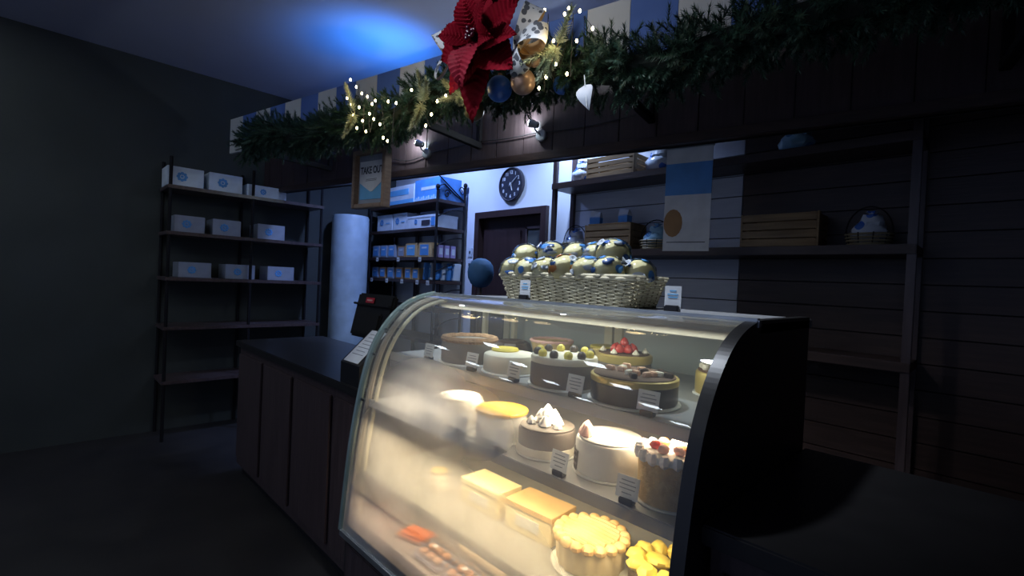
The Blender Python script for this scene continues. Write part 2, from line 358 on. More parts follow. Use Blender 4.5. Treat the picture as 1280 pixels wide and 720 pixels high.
# dark timber header over the service side, single upright boards
hd = struct('trim_1')
ha, hb = -2.95, 4.0
MB().box(hp((ha+hb)/2, HOFF-0.035, 2.475), (hb-ha, 0.04, 0.55), RH).build('header_backing', 'joint', hd)
hw = 0.212; k = ha
bd = None
while k < hb:
    p = hp(k+hw/2, HOFF-0.01+random.uniform(-0.002, 0.002), 2.48)
    if bd is None:
        bd = MB().box((0, 0, 0), (hw-0.004, 0.018, 0.54), None, 0.002).build('board', 'wood_dark', hd); o = bd
    else: o = copy_obj(bd, hd)
    o.location = p; o.rotation_euler = (0, 0, HROT); k += hw
MB().box(hp((ha+hb)/2, HOFF-0.005, 2.225), (hb-ha, 0.07, 0.05), RH, 0.004).build('bottom_rail', 'wood_dark_h', hd)
# cove strip above the header
cvt = thing('blue_uplight', 'blue uplight on the timber header throwing its glow on the ceiling', 'light', (-3.16, 1.84, 2.60), HROT)
MB().lathe([(0.045, 0), (0.055, 0.006), (0.058, 0.034), (0.050, 0.034)], 24).build('housing', 'steel', cvt, True)
MB().lathe([(0.048, 0.020), (0.048, 0.026), (0, 0.027)], 20).build('lens', 'led_blue', cvt)
MB().bx(-0.012, 0.012, 0.0, 0.15, 0.004, 0.016).build('bracket', 'steel', cvt)

# ------------------------------------------------------------------ striped valance, brackets
va = thing('striped_valance', 'blue and white striped valance board above the garland', 'valance', hp(0, 0, 2.42), HROT)
sw_ = 0.2055; ks = [-0.73+sw_*i for i in range(-8, 20)]
for i, s0 in enumerate(ks):
    MB().bx(s0+0.0005, s0+sw_-0.0005, -0.011, 0.011, 0, 0.285, 0.001).build('stripe_panel', 'stripe_white' if i % 2 == 0 else 'stripe_blue', va)
MB().bx(ks[0], ks[-1]+sw_, 0.012, 0.045, 0.05, 0.09).bx(ks[0], ks[-1]+sw_, 0.012, 0.045, 0.20, 0.24).build('batten', 'wood_dark_h', va)
for i, s0 in enumerate((-1.75, -0.118, 1.05, 2.4)):
    b = thing('valance_bracket', 'black iron bracket arm reaching from the timber header to the valance' if i != 1 else 'black iron bracket arm with upright strut between the two swivel spotlights', 'bracket', hp(s0, HOFF, 2.33), HROT, 'valance brackets')
    MB().bx(-0.018, 0.018, -0.50, 0.0, 0.0, 0.04, 0.003).build('arm', 'iron', b)
    MB().bx(-0.016, 0.016, -0.03, 0.0, 0.04, 0.34, 0.003).build('strut', 'iron', b)
    MB().bx(-0.016, 0.016, -0.50, -0.47, 0.04, 0.16, 0.003).build('clip', 'iron', b)

# ------------------------------------------------------------------ cake case
XA, XB = -1.665, -0.40
PROF = [(1.19, 1.386), (1.14, 1.381), (1.086, 1.366), (1.05, 1.348), (1.014, 1.322), (0.978, 1.288), (0.948, 1.248), (0.922, 1.205), (0.901, 1.16), (0.886, 1.105), (0.874, 1.043), (0.864, 0.985), (0.856, 0.94), (0.845, 0.87), (0.838, 0.81), (0.832, 0.75), (0.828, 0.69), (0.820, 0.60), (0.814, 0.51)]
def smooth_prof(P, per=4, passes=10):      # even, kink-free outline of the bent pane
    pts = [Vector(P[0])]
    for a, b in zip(P[:-1], P[1:]):
        for k in range(1, per+1): pts.append(Vector(a).lerp(Vector(b), k/per))
    for _ in range(passes*per): pts = [pts[0]]+[(pts[i-1]+pts[i]*2+pts[i+1])/4 for i in range(1, len(pts)-1)]+[pts[-1]]
    return [(q.x, q.y) for q in pts]
RAWP = PROF; PROF = smooth_prof(PROF)
BK = 1.60
cs = thing('cake_display_case', 'long refrigerated cake case with a curved glass front painted with glare haze', 'display case', ((XA+XB)/2, 1.2, 0))
CI = Matrix.Translation((-(XA+XB)/2, -1.2, 0))
def cpart(mb, name, mt_, smooth=False, parent=None, ang=40):
    if parent is None: return mb.build(name, mt_, cs, smooth, CI, ang)
    return mb.build(name, mt_, parent, smooth, CI, ang)
# the pane keeps world coordinates for its painted haze pattern
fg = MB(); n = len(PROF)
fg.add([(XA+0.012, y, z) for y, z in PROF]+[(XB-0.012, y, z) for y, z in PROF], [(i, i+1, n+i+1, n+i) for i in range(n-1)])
go = fg.build('front_glass', 'glass_hazed', cs, True, None, 80); go.location = (-(XA+XB)/2, -1.2, 0)
def offs(prof, d):
    out = []
    for i, (y, z) in enumerate(prof):
        a = Vector(prof[max(i-1, 0)]); b = Vector(prof[min(i+1, len(prof)-1)]); t = (b-a).normalized()
        out.append((y - t.y*d, z + t.x*d))    # inwards (towards +y / -z)
    return out
poly = [(y, z) for y, z in PROF]+[(BK, 0.51), (BK, 1.386)]
eg = MB(); eg.add([(XA, y, z) for y, z in poly], [tuple(range(len(poly)))]); cpart(eg, 'end_glass', 'glass_clear')
cpart(MB().tube([(XA-0.004, y, z) for y, z in offs(PROF, 0.004)], 0.0135, 8), 'glass_edge', 'glass_edge', True)
cpart(MB().tube([(XA+0.042, y, z) for y, z in offs(PROF, 0.014)], 0.011, 8), 'inner_seal', 'beige_seal', True)
cpart(MB().tube([(XA+0.078, y, z) for y, z in offs(PROF, 0.024)], 0.0075, 8), 'light_channel', 'cream_plastic', True)
cpart(MB().prism(poly, XB-0.012, XB+0.016, 0), 'added_end_panel', 'black_laminate')  # added opaque end, stops the case light spilling to the right
# small clips along the end edge
for i in (16, 24, 32, 44):
    y, z = PROF[i]; cpart(MB().box((XA+0.018, y+0.004, z-0.002), (0.05, 0.010, 0.012), None, 0.003), 'glass_clip', 'chrome', True)
# top deck, rails
dk = cpart(MB().bx(XA-0.01, XB+0.016, 1.19, BK+0.03, 1.352, 1.380, 0.003), 'top_deck', 'rail_grey')
cpart(MB().bx(XA-0.012, XB+0.018, 1.172, 1.196, 1.366, 1.3905, 0.004), 'top_rail', 'steel', True, None)
cpart(MB().bx(XA+0.03, XB-0.02, 1.198, 1.215, 1.330, 1.352, 0.003), 'top_light_housing', 'beige_seal')
cpart(MB().bx(XA+0.06, XB-0.03, 1.222, 1.234, 1.3475, 1.3515), 'top_light', 'led_warm')
# back with sliding doors
bk = cpart(MB().bx(XA, XB, BK, BK+0.03, 0.51, 1.352), 'back_panel', 'case_back')
for x0, x1 in ((-1.645, -1.04), (-1.03, -0.42)):
    d = cpart(MB().bx(x0, x1, BK-0.012, BK-0.004, 0.60, 1.34), 'sliding_door', 'case_back')
    cpart(MB().bx(x0, x0+0.035, BK-0.022, BK-0.004, 0.60, 1.34).bx(x1-0.035, x1, BK-0.022, BK-0.004, 0.60, 1.34).bx(x0, x1, BK-0.022, BK-0.004, 1.31, 1.34), 'door_frame', 'cream_plastic', False, d)
cpart(MB().bx(-1.62, -1.60, 1.42, 1.44, 0.58, 1.34).bx(-1.535, -1.515, 1.52, 1.54, 0.58, 1.34), 'shelf_post', 'cream_plastic')
# shelves: plate, front rail, supports
def shelf(z, y0, y1, nm='shelf'):
    s = cpart(MB().bx(XA+0.05, XB-0.014, y0, y1, z-0.010, z, 0.002), nm, 'shelf_metal')
    cpart(MB().bx(XA+0.05, XB-0.014, y0-0.008, y0, z-0.026, z+0.004, 0.002), 'price_rail', 'rail_grey', False, s)
    for x in (XA+0.06, XB-0.03):
        cpart(MB().prism([(y0+0.01, z-0.011), (y1, z-0.011), (y1, z-0.06), (y0+0.05, z-0.022)], x, x+0.008, 0), 'shelf_bracket', 'orange_print' if x < -1 else 'steel', False, s)
    return s
Z1, Z2, Z3, Z4 = 1.16, 0.99, 0.74, 0.57
shelf(Z1, 0.965, 1.585); shelf(Z2, 0.885, 1.585); shelf(Z3, 0.86, 1.585); shelf(Z4, 0.84, 1.585, 'bottom_deck')
def strip(y, z, x0, x1):
    h = cpart(MB().bx(x0, x1, y, y+0.028, z-0.012, z), 'strip_light', 'steel')
    cpart(MB().bx(x0+0.01, x1-0.01, y+0.002, y+0.024, z-0.017, z-0.012), 'light_diffuser', 'led_warm', False, h)
strip(0.972, 1.150, -0.70, XB-0.03); strip(1.45, 0.98, -1.4, XB-0.03); strip(1.40, 0.73, -1.4, XB-0.03)
# base cabinet
bs = cpart(MB().bx(XA, XB+0.016, 0.83, BK+0.03, 0.08, 0.51, 0.004), 'base_cabinet', 'black_laminate')
cpart(MB().bx(XA+0.02, XB, 0.88, BK, 0.0, 0.08), 'plinth', 'black_plastic', False, bs)
for i in range(3):
    cpart(MB().bx(XA+0.03+i*0.41, XA+0.42+i*0.41, 0.818, 0.83, 0.12, 0.47, 0.004), 'front_panel', 'wood_dark', False, bs)
cpart(MB().bx(XA, XB, 0.806, 0.835, 0.49, 0.515, 0.003), 'sill_rail', 'steel', False, bs)

# ------------------------------------------------------------------ cakes
def cyl_prof(r, h, e=0.008):
    return [(r*0.97, 0), (r, 0.004), (r, h-e), (r-e*0.3, h-e*0.3), (r-e, h), (r*0.5, h+0.001), (0.0, h+0.001)]
def cake(label, x, y, z, r, h, side, top=None, board='square', top_in=0.006, rz=0.3, th=0.004, name='cake'):
    t = thing(name, label, 'cake', (x, y, z+0.0005), rz)
    if board == 'square': MB().bx(-r*1.08, r*1.08, -r*1.08, r*1.08, 0, 0.004, 0.001).build('cake_board', 'board', t); b = 0.004
    elif board == 'round': MB().lathe([(r*1.06, 0), (r*1.08, 0.002), (r*1.06, 0.005), (0, 0.005)], 32).build('cake_board', 'board', t, True); b = 0.005
    else: b = 0.0
    MB().lathe([(a, q+b) for a, q in cyl_prof(r, h)], 40).build('sponge_body', side, t, True)
    if top: MB().lathe([(r-top_in, b+h-0.002), (r-top_in, b+h+th*0.7), (r-top_in-0.002, b+h+th), (0, b+h+th)], 40).build('top_layer', top, t, True)
    t['h'] = 0.0; del t['h']
    return t, b+h+(th if top else 0)
def ring_pieces(t, name, mtl, n, R, z, r, ph=0, wob=0.0, sq=1.0):
    for i in range(n):
        a = 2*PI*i/n+ph
        MB().blob((R*math.cos(a), R*math.sin(a), z), (r, r, r*sq), 8, 5, None, wob).build(name, mtl, t, True)
def rosette(t, x, y, z, r, mtl='whip', name='cream_rosette'):
    prof = [(r*0.6, 0), (r, r*0.35), (r*0.85, r*0.8), (r*0.55, r*1.25), (r*0.2, r*1.7), (0, r*1.85)]
    MB().lathe(prof, 14, (x, y, z), mod=lambda a, q: 1+0.13*math.cos(7*a+q*90)).build(name, mtl, t, True)

# upper shelf
zt = Z1
t, h = cake('brown mousse cake with a toasted crumb ring on its rim', -1.30, 1.085, zt, 0.098, 0.072, 'choc_mousse', 'choc_mousse', 'round')
MB().tube([(0.088*math.cos(a)*(1+0.03*random.random()), 0.088*math.sin(a), h+0.002) for a in [2*PI*i/48 for i in range(48)]], [0.010+0.003*random.random() for i in range(48)], 6, True).build('crumb_ring', 'crumb', t, True)
t, h = cake('pale cream cake topped with a small yellow glazed disc', -1.095, 1.085, zt, 0.085, 0.055, 'cream', None, 'round')
MB().lathe([(0.042, h), (0.046, h+0.004), (0.042, h+0.010), (0, h+0.011)], 28, (-0.035, 0.03, 0)).build('yellow_disc', 'lemon', t, True)
t, h = cake('dark chocolate cake with a cream top band ringed by chocolate and gold balls', -0.865, 1.075, zt, 0.095, 0.066, 'choc_mousse', 'cream', 'round', 0.0, 0.3, 0.016)
for i in range(12):
    a = 2*PI*i/12
    MB().blob((0.076*math.cos(a), 0.076*math.sin(a), h+0.008), 0.013, 10, 6).build('truffle_ball', 'choc' if i % 2 else 'lemon', t, True)
t, h = cake('dark chocolate cake with chopped topping and a gold side band', -0.643, 1.085, zt, 0.108, 0.062, 'choc', 'cocoa', 'round', 0.006)
MB().lathe([(0.1085, 0.052), (0.1095, 0.056), (0.1095, 0.066), (0.107, 0.068)], 40).build('gold_band', 'gold_band', t, True)
for i in range(16):
    a = random.uniform(0, 2*PI); q = random.uniform(0.02, 0.09)
    MB().box((q*math.cos(a), q*math.sin(a), h+0.006), (0.022, 0.014, 0.012), Matrix.Rotation(a*3, 3, 'Z'), 0.002).build('topping_chunk', random.choice(('cream', 'choc', 'pastry')), t)
t, h = cake('tall tan tart flared outwards with a pale piped rim', -1.19, 1.40, zt, 0.062, 0.064, 'sponge', None, 'round')
MB().lathe([(0.064, 0.006), (0.078, 0.062), (0.082, 0.070), (0.076, 0.074), (0.070, 0.066)], 36).build('tart_shell', 'sponge', t, True)
MB().tube([(0.078*math.cos(a), 0.078*math.sin(a), 0.072) for a in [2*PI*i/36 for i in range(36)]], [0.005+0.002*(i % 2) for i in range(36)], 6, True).build('piped_rim', 'pink_cream', t, True)
t, h = cake('small golden cylindrical cake with a yellow top beside the rear tart', -1.02, 1.49, zt, 0.048, 0.060, 'gold_band', 'lemon', 'round', 0.002)
t, h = cake('layered cake with gold rim and a mound of strawberries on top', -0.835, 1.34, zt, 0.086, 0.070, 'choc_mousse', 'cocoa', 'round', 0.006)
MB().lathe([(0.0865, 0.052), (0.089, 0.056), (0.089, 0.074), (0.083, 0.078)], 40).build('gold_rim', 'gold_band', t, True)
for i, (a, q, zz) in enumerate([(k*0.9, 0.030 if k < 7 else 0.0, 0.0 if k < 7 else 0.02) for k in range(8)]):
    MB().lathe([(0, 0), (0.013, 0.004), (0.015, 0.012), (0.009, 0.024), (0, 0.030)], 10, (q*math.cos(a), q*math.sin(a), h+zz)).build('strawberry', 'strawberry', t, True)
for i in range(6):
    a = i*PI/3+0.3; rosette(t, 0.066*math.cos(a), 0.066*math.sin(a), h, 0.010, 'cream')
t = thing('cake', 'dark chocolate ring cake behind the pale yellow-disc cake', 'cake', (-1.37, 1.37, zt+0.0005))
MB().lathe([(0.082, 0), (0.082, 0.004), (0, 0.004)], 30).build('cake_board', 'board', t, True)
ringp = [(0.030+0.001, 0.004), (0.068, 0.004), (0.076, 0.022), (0.066, 0.046), (0.050, 0.054), (0.036, 0.046), (0.026, 0.020), (0.031, 0.004)]
MB().lathe(ringp[:-1]+[ringp[0]], 40, mod=lambda a, q: 1+0.05*math.cos(10*a)).build('ring_body', 'choc', t, True)
t, h = cake('gold-sided cake at the right end of the upper shelf by the end panel', -0.52, 1.36, zt, 0.080, 0.062, 'gold_band', 'cocoa', 'round')
ring_pieces(t, 'cream_dot', 'cream', 10, 0.062, h+0.006, 0.010)

# middle shelf
zt = Z2
t, h = cake('white cake under a smooth shiny mango-orange glaze top', -1.018, 0.985, zt, 0.075, 0.074, 'white_cream', 'mango', 'square', -0.004, 0.05, 0.006)
t, h = cake('grey-brown mousse cake crowned with a heap of white cream rosettes', -0.852, 1.0, zt, 0.078, 0.066, 'choc_mousse', 'choc_mousse', 'round', 0.004)
for (x, y, q) in ((0, 0, 0.020), (0.028, 0.006, 0.017), (-0.026, 0.010, 0.017), (0.004, -0.027, 0.017), (0.006, 0.030, 0.016), (0.040, -0.026, 0.013), (-0.040, -0.020, 0.013)):
    rosette(t, x, y, h-0.002, q)
rosette(t, 0, 0, h+0.022, 0.018); rosette(t, 0.016, 0.012, h+0.014, 0.015); rosette(t, -0.016, -0.006, h+0.014, 0.015)
MB().lathe([(0.0785, 0.004), (0.0815, 0.006), (0.082, 0.018), (0.080, 0.026)], 40, mod=lambda a, q: 1+0.03*math.sin(9*a)).build('cream_base_band', 'cream', t, True)
t, h = cake('white frosted cake with pink rosettes and a dark wafer lattice on its left side', -0.662, 1.02, zt, 0.084, 0.080, 'white_cream', 'white_cream', 'round', 0.006)
for i in range(5):
    a = PI*0.95+i*0.22; rosette(t, 0.064*math.cos(a), 0.064*math.sin(a), h-0.002, 0.015, 'pink_cream', 'pink_rosette')
lt = MB()
for i in range(6):
    a = PI*1.05+i*0.10; lt.tube([(0.086*math.cos(a), 0.086*math.sin(a), 0.006), (0.086*math.cos(a+0.1), 0.086*math.sin(a+0.1), 0.055)], 0.0022, 5)
for zz in (0.02, 0.036, 0.05): lt.tube([(0.0865*math.cos(PI*1.02+q*0.11), 0.0865*math.sin(PI*1.02+q*0.11), zz) for q in range(7)], 0.0022, 5)
lt.build('wafer_lattice', 'choc', t)
t, h = cake('tall golden sponge cake with shaggy white cream top and strawberry pieces', -0.486, 0.985, zt, 0.067, 0.092, 'sponge', 'white_cream', 'round', -0.003, 0.3, 0.012)
for i in range(16):
    a = 2*PI*i/16; MB().blob((0.066*math.cos(a), 0.066*math.sin(a), h-0.006), (0.013, 0.013, 0.014), 8, 5, None, 0.3).build('cream_drip', 'whip', t, True)
for i in range(6):
    a = i*1.1; MB().blob((0.030*math.cos(a), 0.030*math.sin(a), h+0.008), (0.016, 0.012, 0.010), 8, 5, Matrix.Rotation(a, 3, 'Z'), 0.2).build('fruit_piece', random.choice(('strawberry', 'orange_print', 'pink_cream')), t, True)
t, h = cake('plain white frosted cake on a white board behind the glare-hazed glass', -1.225, 0.99, zt, 0.082, 0.066, 'white_cream', 'white_cream', 'square')
MB().lathe([(0.070, h-0.001), (0.072, h+0.004), (0.068, h+0.007), (0.064, h+0.004)], 36).build('piped_rim', 'white_cream', t, True)

# lower shelf
zt = Z3
t = thing('cake', 'fluted golden cake with a toasted scalloped meringue border', 'cake', (-0.705, 1.02, zt+0.0005))
MB().lathe([(0.098, 0), (0.101, 0.003), (0.097, 0.006), (0, 0.006)], 36).build('cake_board', 'board', t, True)
MB().lathe([(0.082, 0.006), (0.085, 0.012), (0.088, 0.066), (0.084, 0.072), (0, 0.073)], 72, mod=lambda a, q: 1+0.025*math.cos(18*a)).build('sponge_body', 'meringue_side', t, True)
MB().lathe([(0.080, 0.070), (0.080, 0.080), (0.05, 0.083), (0, 0.084)], 36).build('top_layer', 'meringue', t, True)
for i in range(9):
    y = -0.064+i*0.016; q = math.sqrt(0.072**2-y*y); MB().tube([(-q, y, 0.083), (0, y, 0.0855), (q, y, 0.083)], 0.0052, 6).build('piped_ridge', 'meringue', t, True)
ring_pieces(t, 'scallop', 'meringue', 18, 0.084, 0.076, 0.0165, 0, 0.1, 0.8)
t = thing('cake', 'yellow piped cream cake with dark chocolate showing beneath the swirls', 'cake', (-0.518, 1.055, zt+0.0005))
MB().lathe([(0.087, 0), (0.087, 0.004), (0, 0.004)], 36).build('cake_board', 'board', t, True)
MB().lathe([(a, q+0.004) for a, q in cyl_prof(0.085, 0.055)], 40).build('sponge_body', 'choc', t, True)
for i in range(11):
    a = 2*PI*i/11; MB().blob((0.068*math.cos(a), 0.068*math.sin(a), 0.068), (0.026, 0.020, 0.016), 10, 6, Matrix.Rotation(a, 3, 'Z'), 0.35).build('cream_swirl', 'yellow_cream', t, True)
MB().blob((-0.02, 0.0, 0.068), (0.035, 0.025, 0.013), 10, 6, None, 0.3).build('cream_swirl', 'yellow_cream', t, True)
def carton(label, x, y, z, d, rz, side, top, group=None):
    t = thing('pastry_carton', label, 'box', (x, y, z+0.0005), rz, group)
    MB().bx(-d[0]/2, d[0]/2, -d[1]/2, d[1]/2, 0, d[2], 0.002).build('carton_body', side, t)
    MB().bx(-d[0]/2-0.002, d[0]/2+0.002, -d[1]/2-0.002, d[1]/2+0.002, d[2]-0.012, d[2]+0.003, 0.001).build('carton_lid', top, t)
    MB().bx(-d[0]/4, d[0]/4, -d[1]/2-0.0012, -d[1]/2, d[2]*0.25, d[2]*0.65).build('carton_label', 'white_card', t)
carton('long cream pastry carton lying on the lower case shelf', -1.10, 1.03, zt, (0.17, 0.10, 0.075), 0, 'carton_cream', 'carton_cream')
carton('brown topped pastry carton next to the fluted meringue cake', -0.90, 1.04, zt, (0.17, 0.11, 0.078), 0.05, 'carton_cream', 'carton')
t = thing('pudding_jar', 'small pudding jar with a gold ring lid on the lower case shelf', 'jar', (-1.29, 0.97, zt+0.0005))
MB().lathe([(0.026, 0), (0.030, 0.004), (0.030, 0.052), (0.025, 0.060), (0, 0.060)], 20).build('jar_body', 'cream', t, True)
MB().lathe([(0.027, 0.058), (0.028, 0.060), (0.028, 0.070), (0.024, 0.072), (0, 0.072)], 20).build('jar_lid', 'gold_band', t, True)
t = thing('cake_roll', 'beige swiss roll in a clear sleeve with a brown spiral end', 'cake', (-1.06, 0.94, Z4+0.0005))
MB().tube([(-0.09, 0.06, 0.05), (0.11, 0.06, 0.05)], 0.045, 20).build('roll_body', 'meringue_side', t, True)
MB().tube([(-0.0925, 0.06+0.005*k*math.cos(k*0.9), 0.05+0.005*k*math.sin(k*0.9)) for k in range(1, 9)], 0.003, 6).build('roll_spiral', 'cocoa', t, True)
# bottom deck packs
def clamshell(label, x, y, rz):
    t = thing('pastry_tray', label, 'pastry tray', (x, y, Z4+0.0005), rz)
    MB().bx(-0.062, 0.062, -0.042, 0.042, 0, 0.012, 0.004).build('tray_base', 'tray_blue', t)
    for i in range(6): MB().blob(((i % 3-1)*0.036, (i//3-0.5)*0.036, 0.021), (0.016, 0.015, 0.010), 8, 5, None, 0.2).build('pastry', 'pastry', t, True)
    MB().lathe([(0.010, 0), (0.010, 0.0012), (0, 0.0012)], 14, (0.0, 0.0, 0.0445)).build('round_sticker', 'white_card', t)
    lid = MB(); lid.add([(-0.060, -0.040, 0.0125), (0.060, -0.040, 0.0125), (0.060, 0.040, 0.0125), (-0.060, 0.040, 0.0125), (-0.05, -0.032, 0.044), (0.05, -0.032, 0.044), (0.05, 0.032, 0.044), (-0.05, 0.032, 0.044)], [(0, 1, 5, 4), (1, 2, 6, 5), (2, 3, 7, 6), (3, 0, 4, 7), (4, 5, 6, 7)])
    lid.build('clear_lid', 'film_clear', t)
clamshell('clear-lidded tray of small pastries next to the orange pack', -1.20, 0.90, 0.02)
clamshell('clear-lidded tray of small pastries in front of the swiss roll', -1.05, 0.895, -0.03)
t = thing('orange_snack_pack', 'flat orange snack pack lying on the bottom deck', 'pack', (-1.345, 0.93, Z4+0.0005), 0.25)
MB().bx(-0.055, 0.055, -0.038, 0.038, 0, 0.020, 0.006).build('pack_body', 'orange_pack', t, True)
MB().bx(-0.063, -0.055, -0.038, 0.038, 0.008, 0.011).bx(0.055, 0.063, -0.038, 0.038, 0.008, 0.011).build('pack_seal', 'kraft', t)
# cake price cards on black feet
def pcard(x, y, z, label, w=0.052, hh=0.046, rz=0.0):
    t = thing('price_card', label, 'price card', (x, y, z+0.0005), rz, 'cake price cards in the case')
    MB().bx(-0.016, 0.016, -0.010, 0.010, 0, 0.014, 0.002).build('card_foot', 'black_plastic', t)
    R = Matrix.Rotation(-0.2, 3, 'X')
    c = MB().box((0, 0.0, 0.012+hh/2), (w, 0.0016, hh), R).build('card', 'white_card', t)
    for k, (ww, zz) in enumerate(((0.6, 0.30), (0.75, 0.12), (0.7, -0.06), (0.45, -0.26))):
        MB().box(Vector((0, -0.0012, 0.012+hh/2))+R @ Vector((0, 0, zz*hh)), (w*ww, 0.0008, 0.0022), R).build('print_line', 'grey_print', c)
for i, (x, y, z, who) in enumerate(((-1.40, 0.985, Z1, 'the left side of the crumb-rimmed mousse cake'), (-1.165, 0.985, Z1, 'the crumb-rimmed mousse cake and the yellow-disc cake'), (-0.975, 0.985, Z1, 'the ball-topped chocolate cake'), (-0.752, 0.985, Z1, 'the two dark upper-shelf cakes'), (-0.545, 0.985, Z1, 'the gold-banded chocolate cake'),
                                  (-0.925, 0.898, Z2, 'the mango-glazed cake'), (-0.722, 0.898, Z2, 'the rosette-crowned mousse cake'), (-0.535, 0.898, Z2, 'the pink rosette cake'), (-1.10, 0.900, Z2, 'the plain white frosted cake'))):
    pcard(x, y, z, 'small white printed price card in front of '+who if 'two' not in who and 'and the' not in who else 'small white printed price card between '+who, rz=0.05*math.sin(i*2))

# ------------------------------------------------------------------ basket of wrapped buns on the case
DT = 1.381
bk_ = thing('wicker_basket', 'long pale woven wicker basket heaped with wrapped buns', 'basket', (-1.10, 1.425, DT))
def loop_pts(hx, hy, z, amp, ph, per=92, stakes=46):
    pts = []; P = 2*(hx+hy)*2; 
    rad = 0.03
    seg = [((-hx+rad, -hy), (hx-rad, -hy)), ((hx, -hy+rad), (hx, hy-rad)), ((hx-rad, hy), (-hx+rad, hy)), ((-hx, hy-rad), (-hx, -hy+rad))]
    cen = [(hx-rad, -hy+rad, -PI/2), (hx-rad, hy-rad, 0), (-hx+rad, hy-rad, PI/2), (-hx+rad, -hy+rad, PI)]
    raw = []
    for (a, b), (cx, cy, a0) in zip(seg, cen):
        L = math.hypot(b[0]-a[0], b[1]-a[1]); k = max(2, int(L/0.0075))
        for i in range(k):
            q = i/k; raw.append((a[0]+(b[0]-a[0])*q, a[1]+(b[1]-a[1])*q, {0: (0, -1), 1: (1, 0), 2: (0, 1), 3: (-1, 0)}[seg.index((a, b))]))
        for i in range(5):
            an = a0+PI/2*i/5; raw.append((cx+rad*math.cos(an), cy+rad*math.sin(an), (math.cos(an), math.sin(an))))
    d = 0; last = raw[0]
    for i, (x, y, nn) in enumerate(raw):
        d += math.hypot(x-last[0], y-last[1]); last = (x, y, nn)
        o_ = amp*math.sin(2*PI*d/0.058+ph); pts.append((x+nn[0]*o_, y+nn[1]*o_, z))
    return pts
NR = 15; BH = 0.094
for i in range(NR):
    q = i/(NR-1); hx = 0.272+0.026*q; hy = 0.105+0.020*q
    MB().tube(loop_pts(hx, hy, 0.006+q*(BH-0.010), 0.0036, PI*(i % 2)), 0.0035, 5, True, flat=0.9).build('woven_strand', 'wicker', bk_, True)
stk = loop_pts(0.272, 0.105, 0.0, 0, 0); stk2 = loop_pts(0.298, 0.125, BH, 0, 0)
d = 0; nxt = 0; 
for i in range(len(stk)):
    if i: d += math.hypot(stk[i][0]-stk[i-1][0], stk[i][1]-stk[i-1][1])
    if d >= nxt:
        nxt += 0.029; j = min(len(stk2)-1, int(i*len(stk2)/len(stk)))
        MB().tube([stk[i], stk2[j]], 0.0028, 5).build('stake', 'wicker_dark', bk_)
for (dz, am) in ((0, 0), (0.008, PI)):
    MB().tube(loop_pts(0.300, 0.127, BH+dz, 0.003, am), 0.0066, 6, True).build('rim', 'wicker', bk_, True)
MB().bx(-0.268, 0.268, -0.10, 0.10, 0.0, 0.006).build('basket_base', 'wicker_dark', bk_)
MB().bx(-0.262, 0.262, -0.095, 0.095, 0.006, 0.05).build('paper_liner', 'bag_blue_white', bk_)
bunpos = [(-1.345, 1.40, 1.548, 0), (-1.235, 1.43, 1.558, 0), (-1.12, 1.44, 1.552, 0), (-1.035, 1.45, 1.553, 0), (-0.935, 1.40, 1.556, 1),
          (-1.355, 1.345, 1.492, 0), (-1.275, 1.345, 1.490, 0), (-1.185, 1.345, 1.492, 0), (-1.09, 1.340, 1.500, 2), (-1.00, 1.350, 1.494, 1), (-0.915, 1.350, 1.496, 0), (-0.845, 1.42, 1.488, 0),
          (-1.37, 1.47, 1.488, 0), (-1.27, 1.48, 1.49, 0), (-1.15, 1.49, 1.49, 0), (-1.03, 1.49, 1.49, 0), (-0.93, 1.48, 1.49, 0)]
NB = 0
for i, (x, y, z, kd) in enumerate(bunpos):
    t = thing('wrapped_bun', ('yellow bun in clear bag printed blue, heaped in the wicker basket', 'yellow bun in a heavily blue-printed bag, heaped in the wicker basket', 'yellow bun with orange print on its clear bag in the wicker basket')[kd], 'bun', (x, y, z-0.044), random.uniform(0, 6), 'wrapped buns in the wicker basket')
    R = 0.056 if kd == 0 else 0.060
    bm_ = MB().blob((0, 0, 0.044), (R, R*0.95, 0.053), 20, 12, None, 0.03)
    bm_.build('bun', 'bun', t, True)
    for k in range(13):      # printed patches on the wrapper
        a = random.uniform(0, 2*PI); e = random.uniform(-0.3, 1.2)
        n_ = V(math.cos(e)*math.cos(a), math.cos(e)*math.sin(a), math.sin(e)); p = V(n_.x*R*1.03, n_.y*R*0.98, n_.z*0.055)
        Q = n_.to_track_quat('Z', 'Y').to_matrix()
        MB().blob(p+V(0, 0, 0.044), (random.uniform(0.013, 0.025), random.uniform(0.008, 0.015), 0.003), 9, 4, Q, 0.3).build('print_patch', 'orange_print' if (kd == 2 and k % 2) else ('bag_blue_white' if k % 3 == 0 else 'box_blue' if k % 3 == 1 else 'print_navy'), t, True)
    wr = MB(); wr.lathe([(R*0.5, 0.0), (R*1.02, 0.022), (R*1.09, 0.046), (R*0.98, 0.074), (R*0.66, 0.094), (R*0.25, 0.103), (0, 0.104)], 22, mod=lambda a, q: 1+0.035*math.sin(7*a+q*60))
    wr.build('wrapper', 'film_clear', t, True)
    MB().lathe([(0.006, 0.0), (0.004, 0.006), (0.015, 0.016), (0.009, 0.017), (0, 0.010)], 10, (R*0.75, 0, 0.075), mod=lambda a, q: 1+0.3*math.sin(5*a), mt=Matrix.Rotation(0.9, 3, 'Y')).build('bag_twist', 'bag_blue_white', t, True)
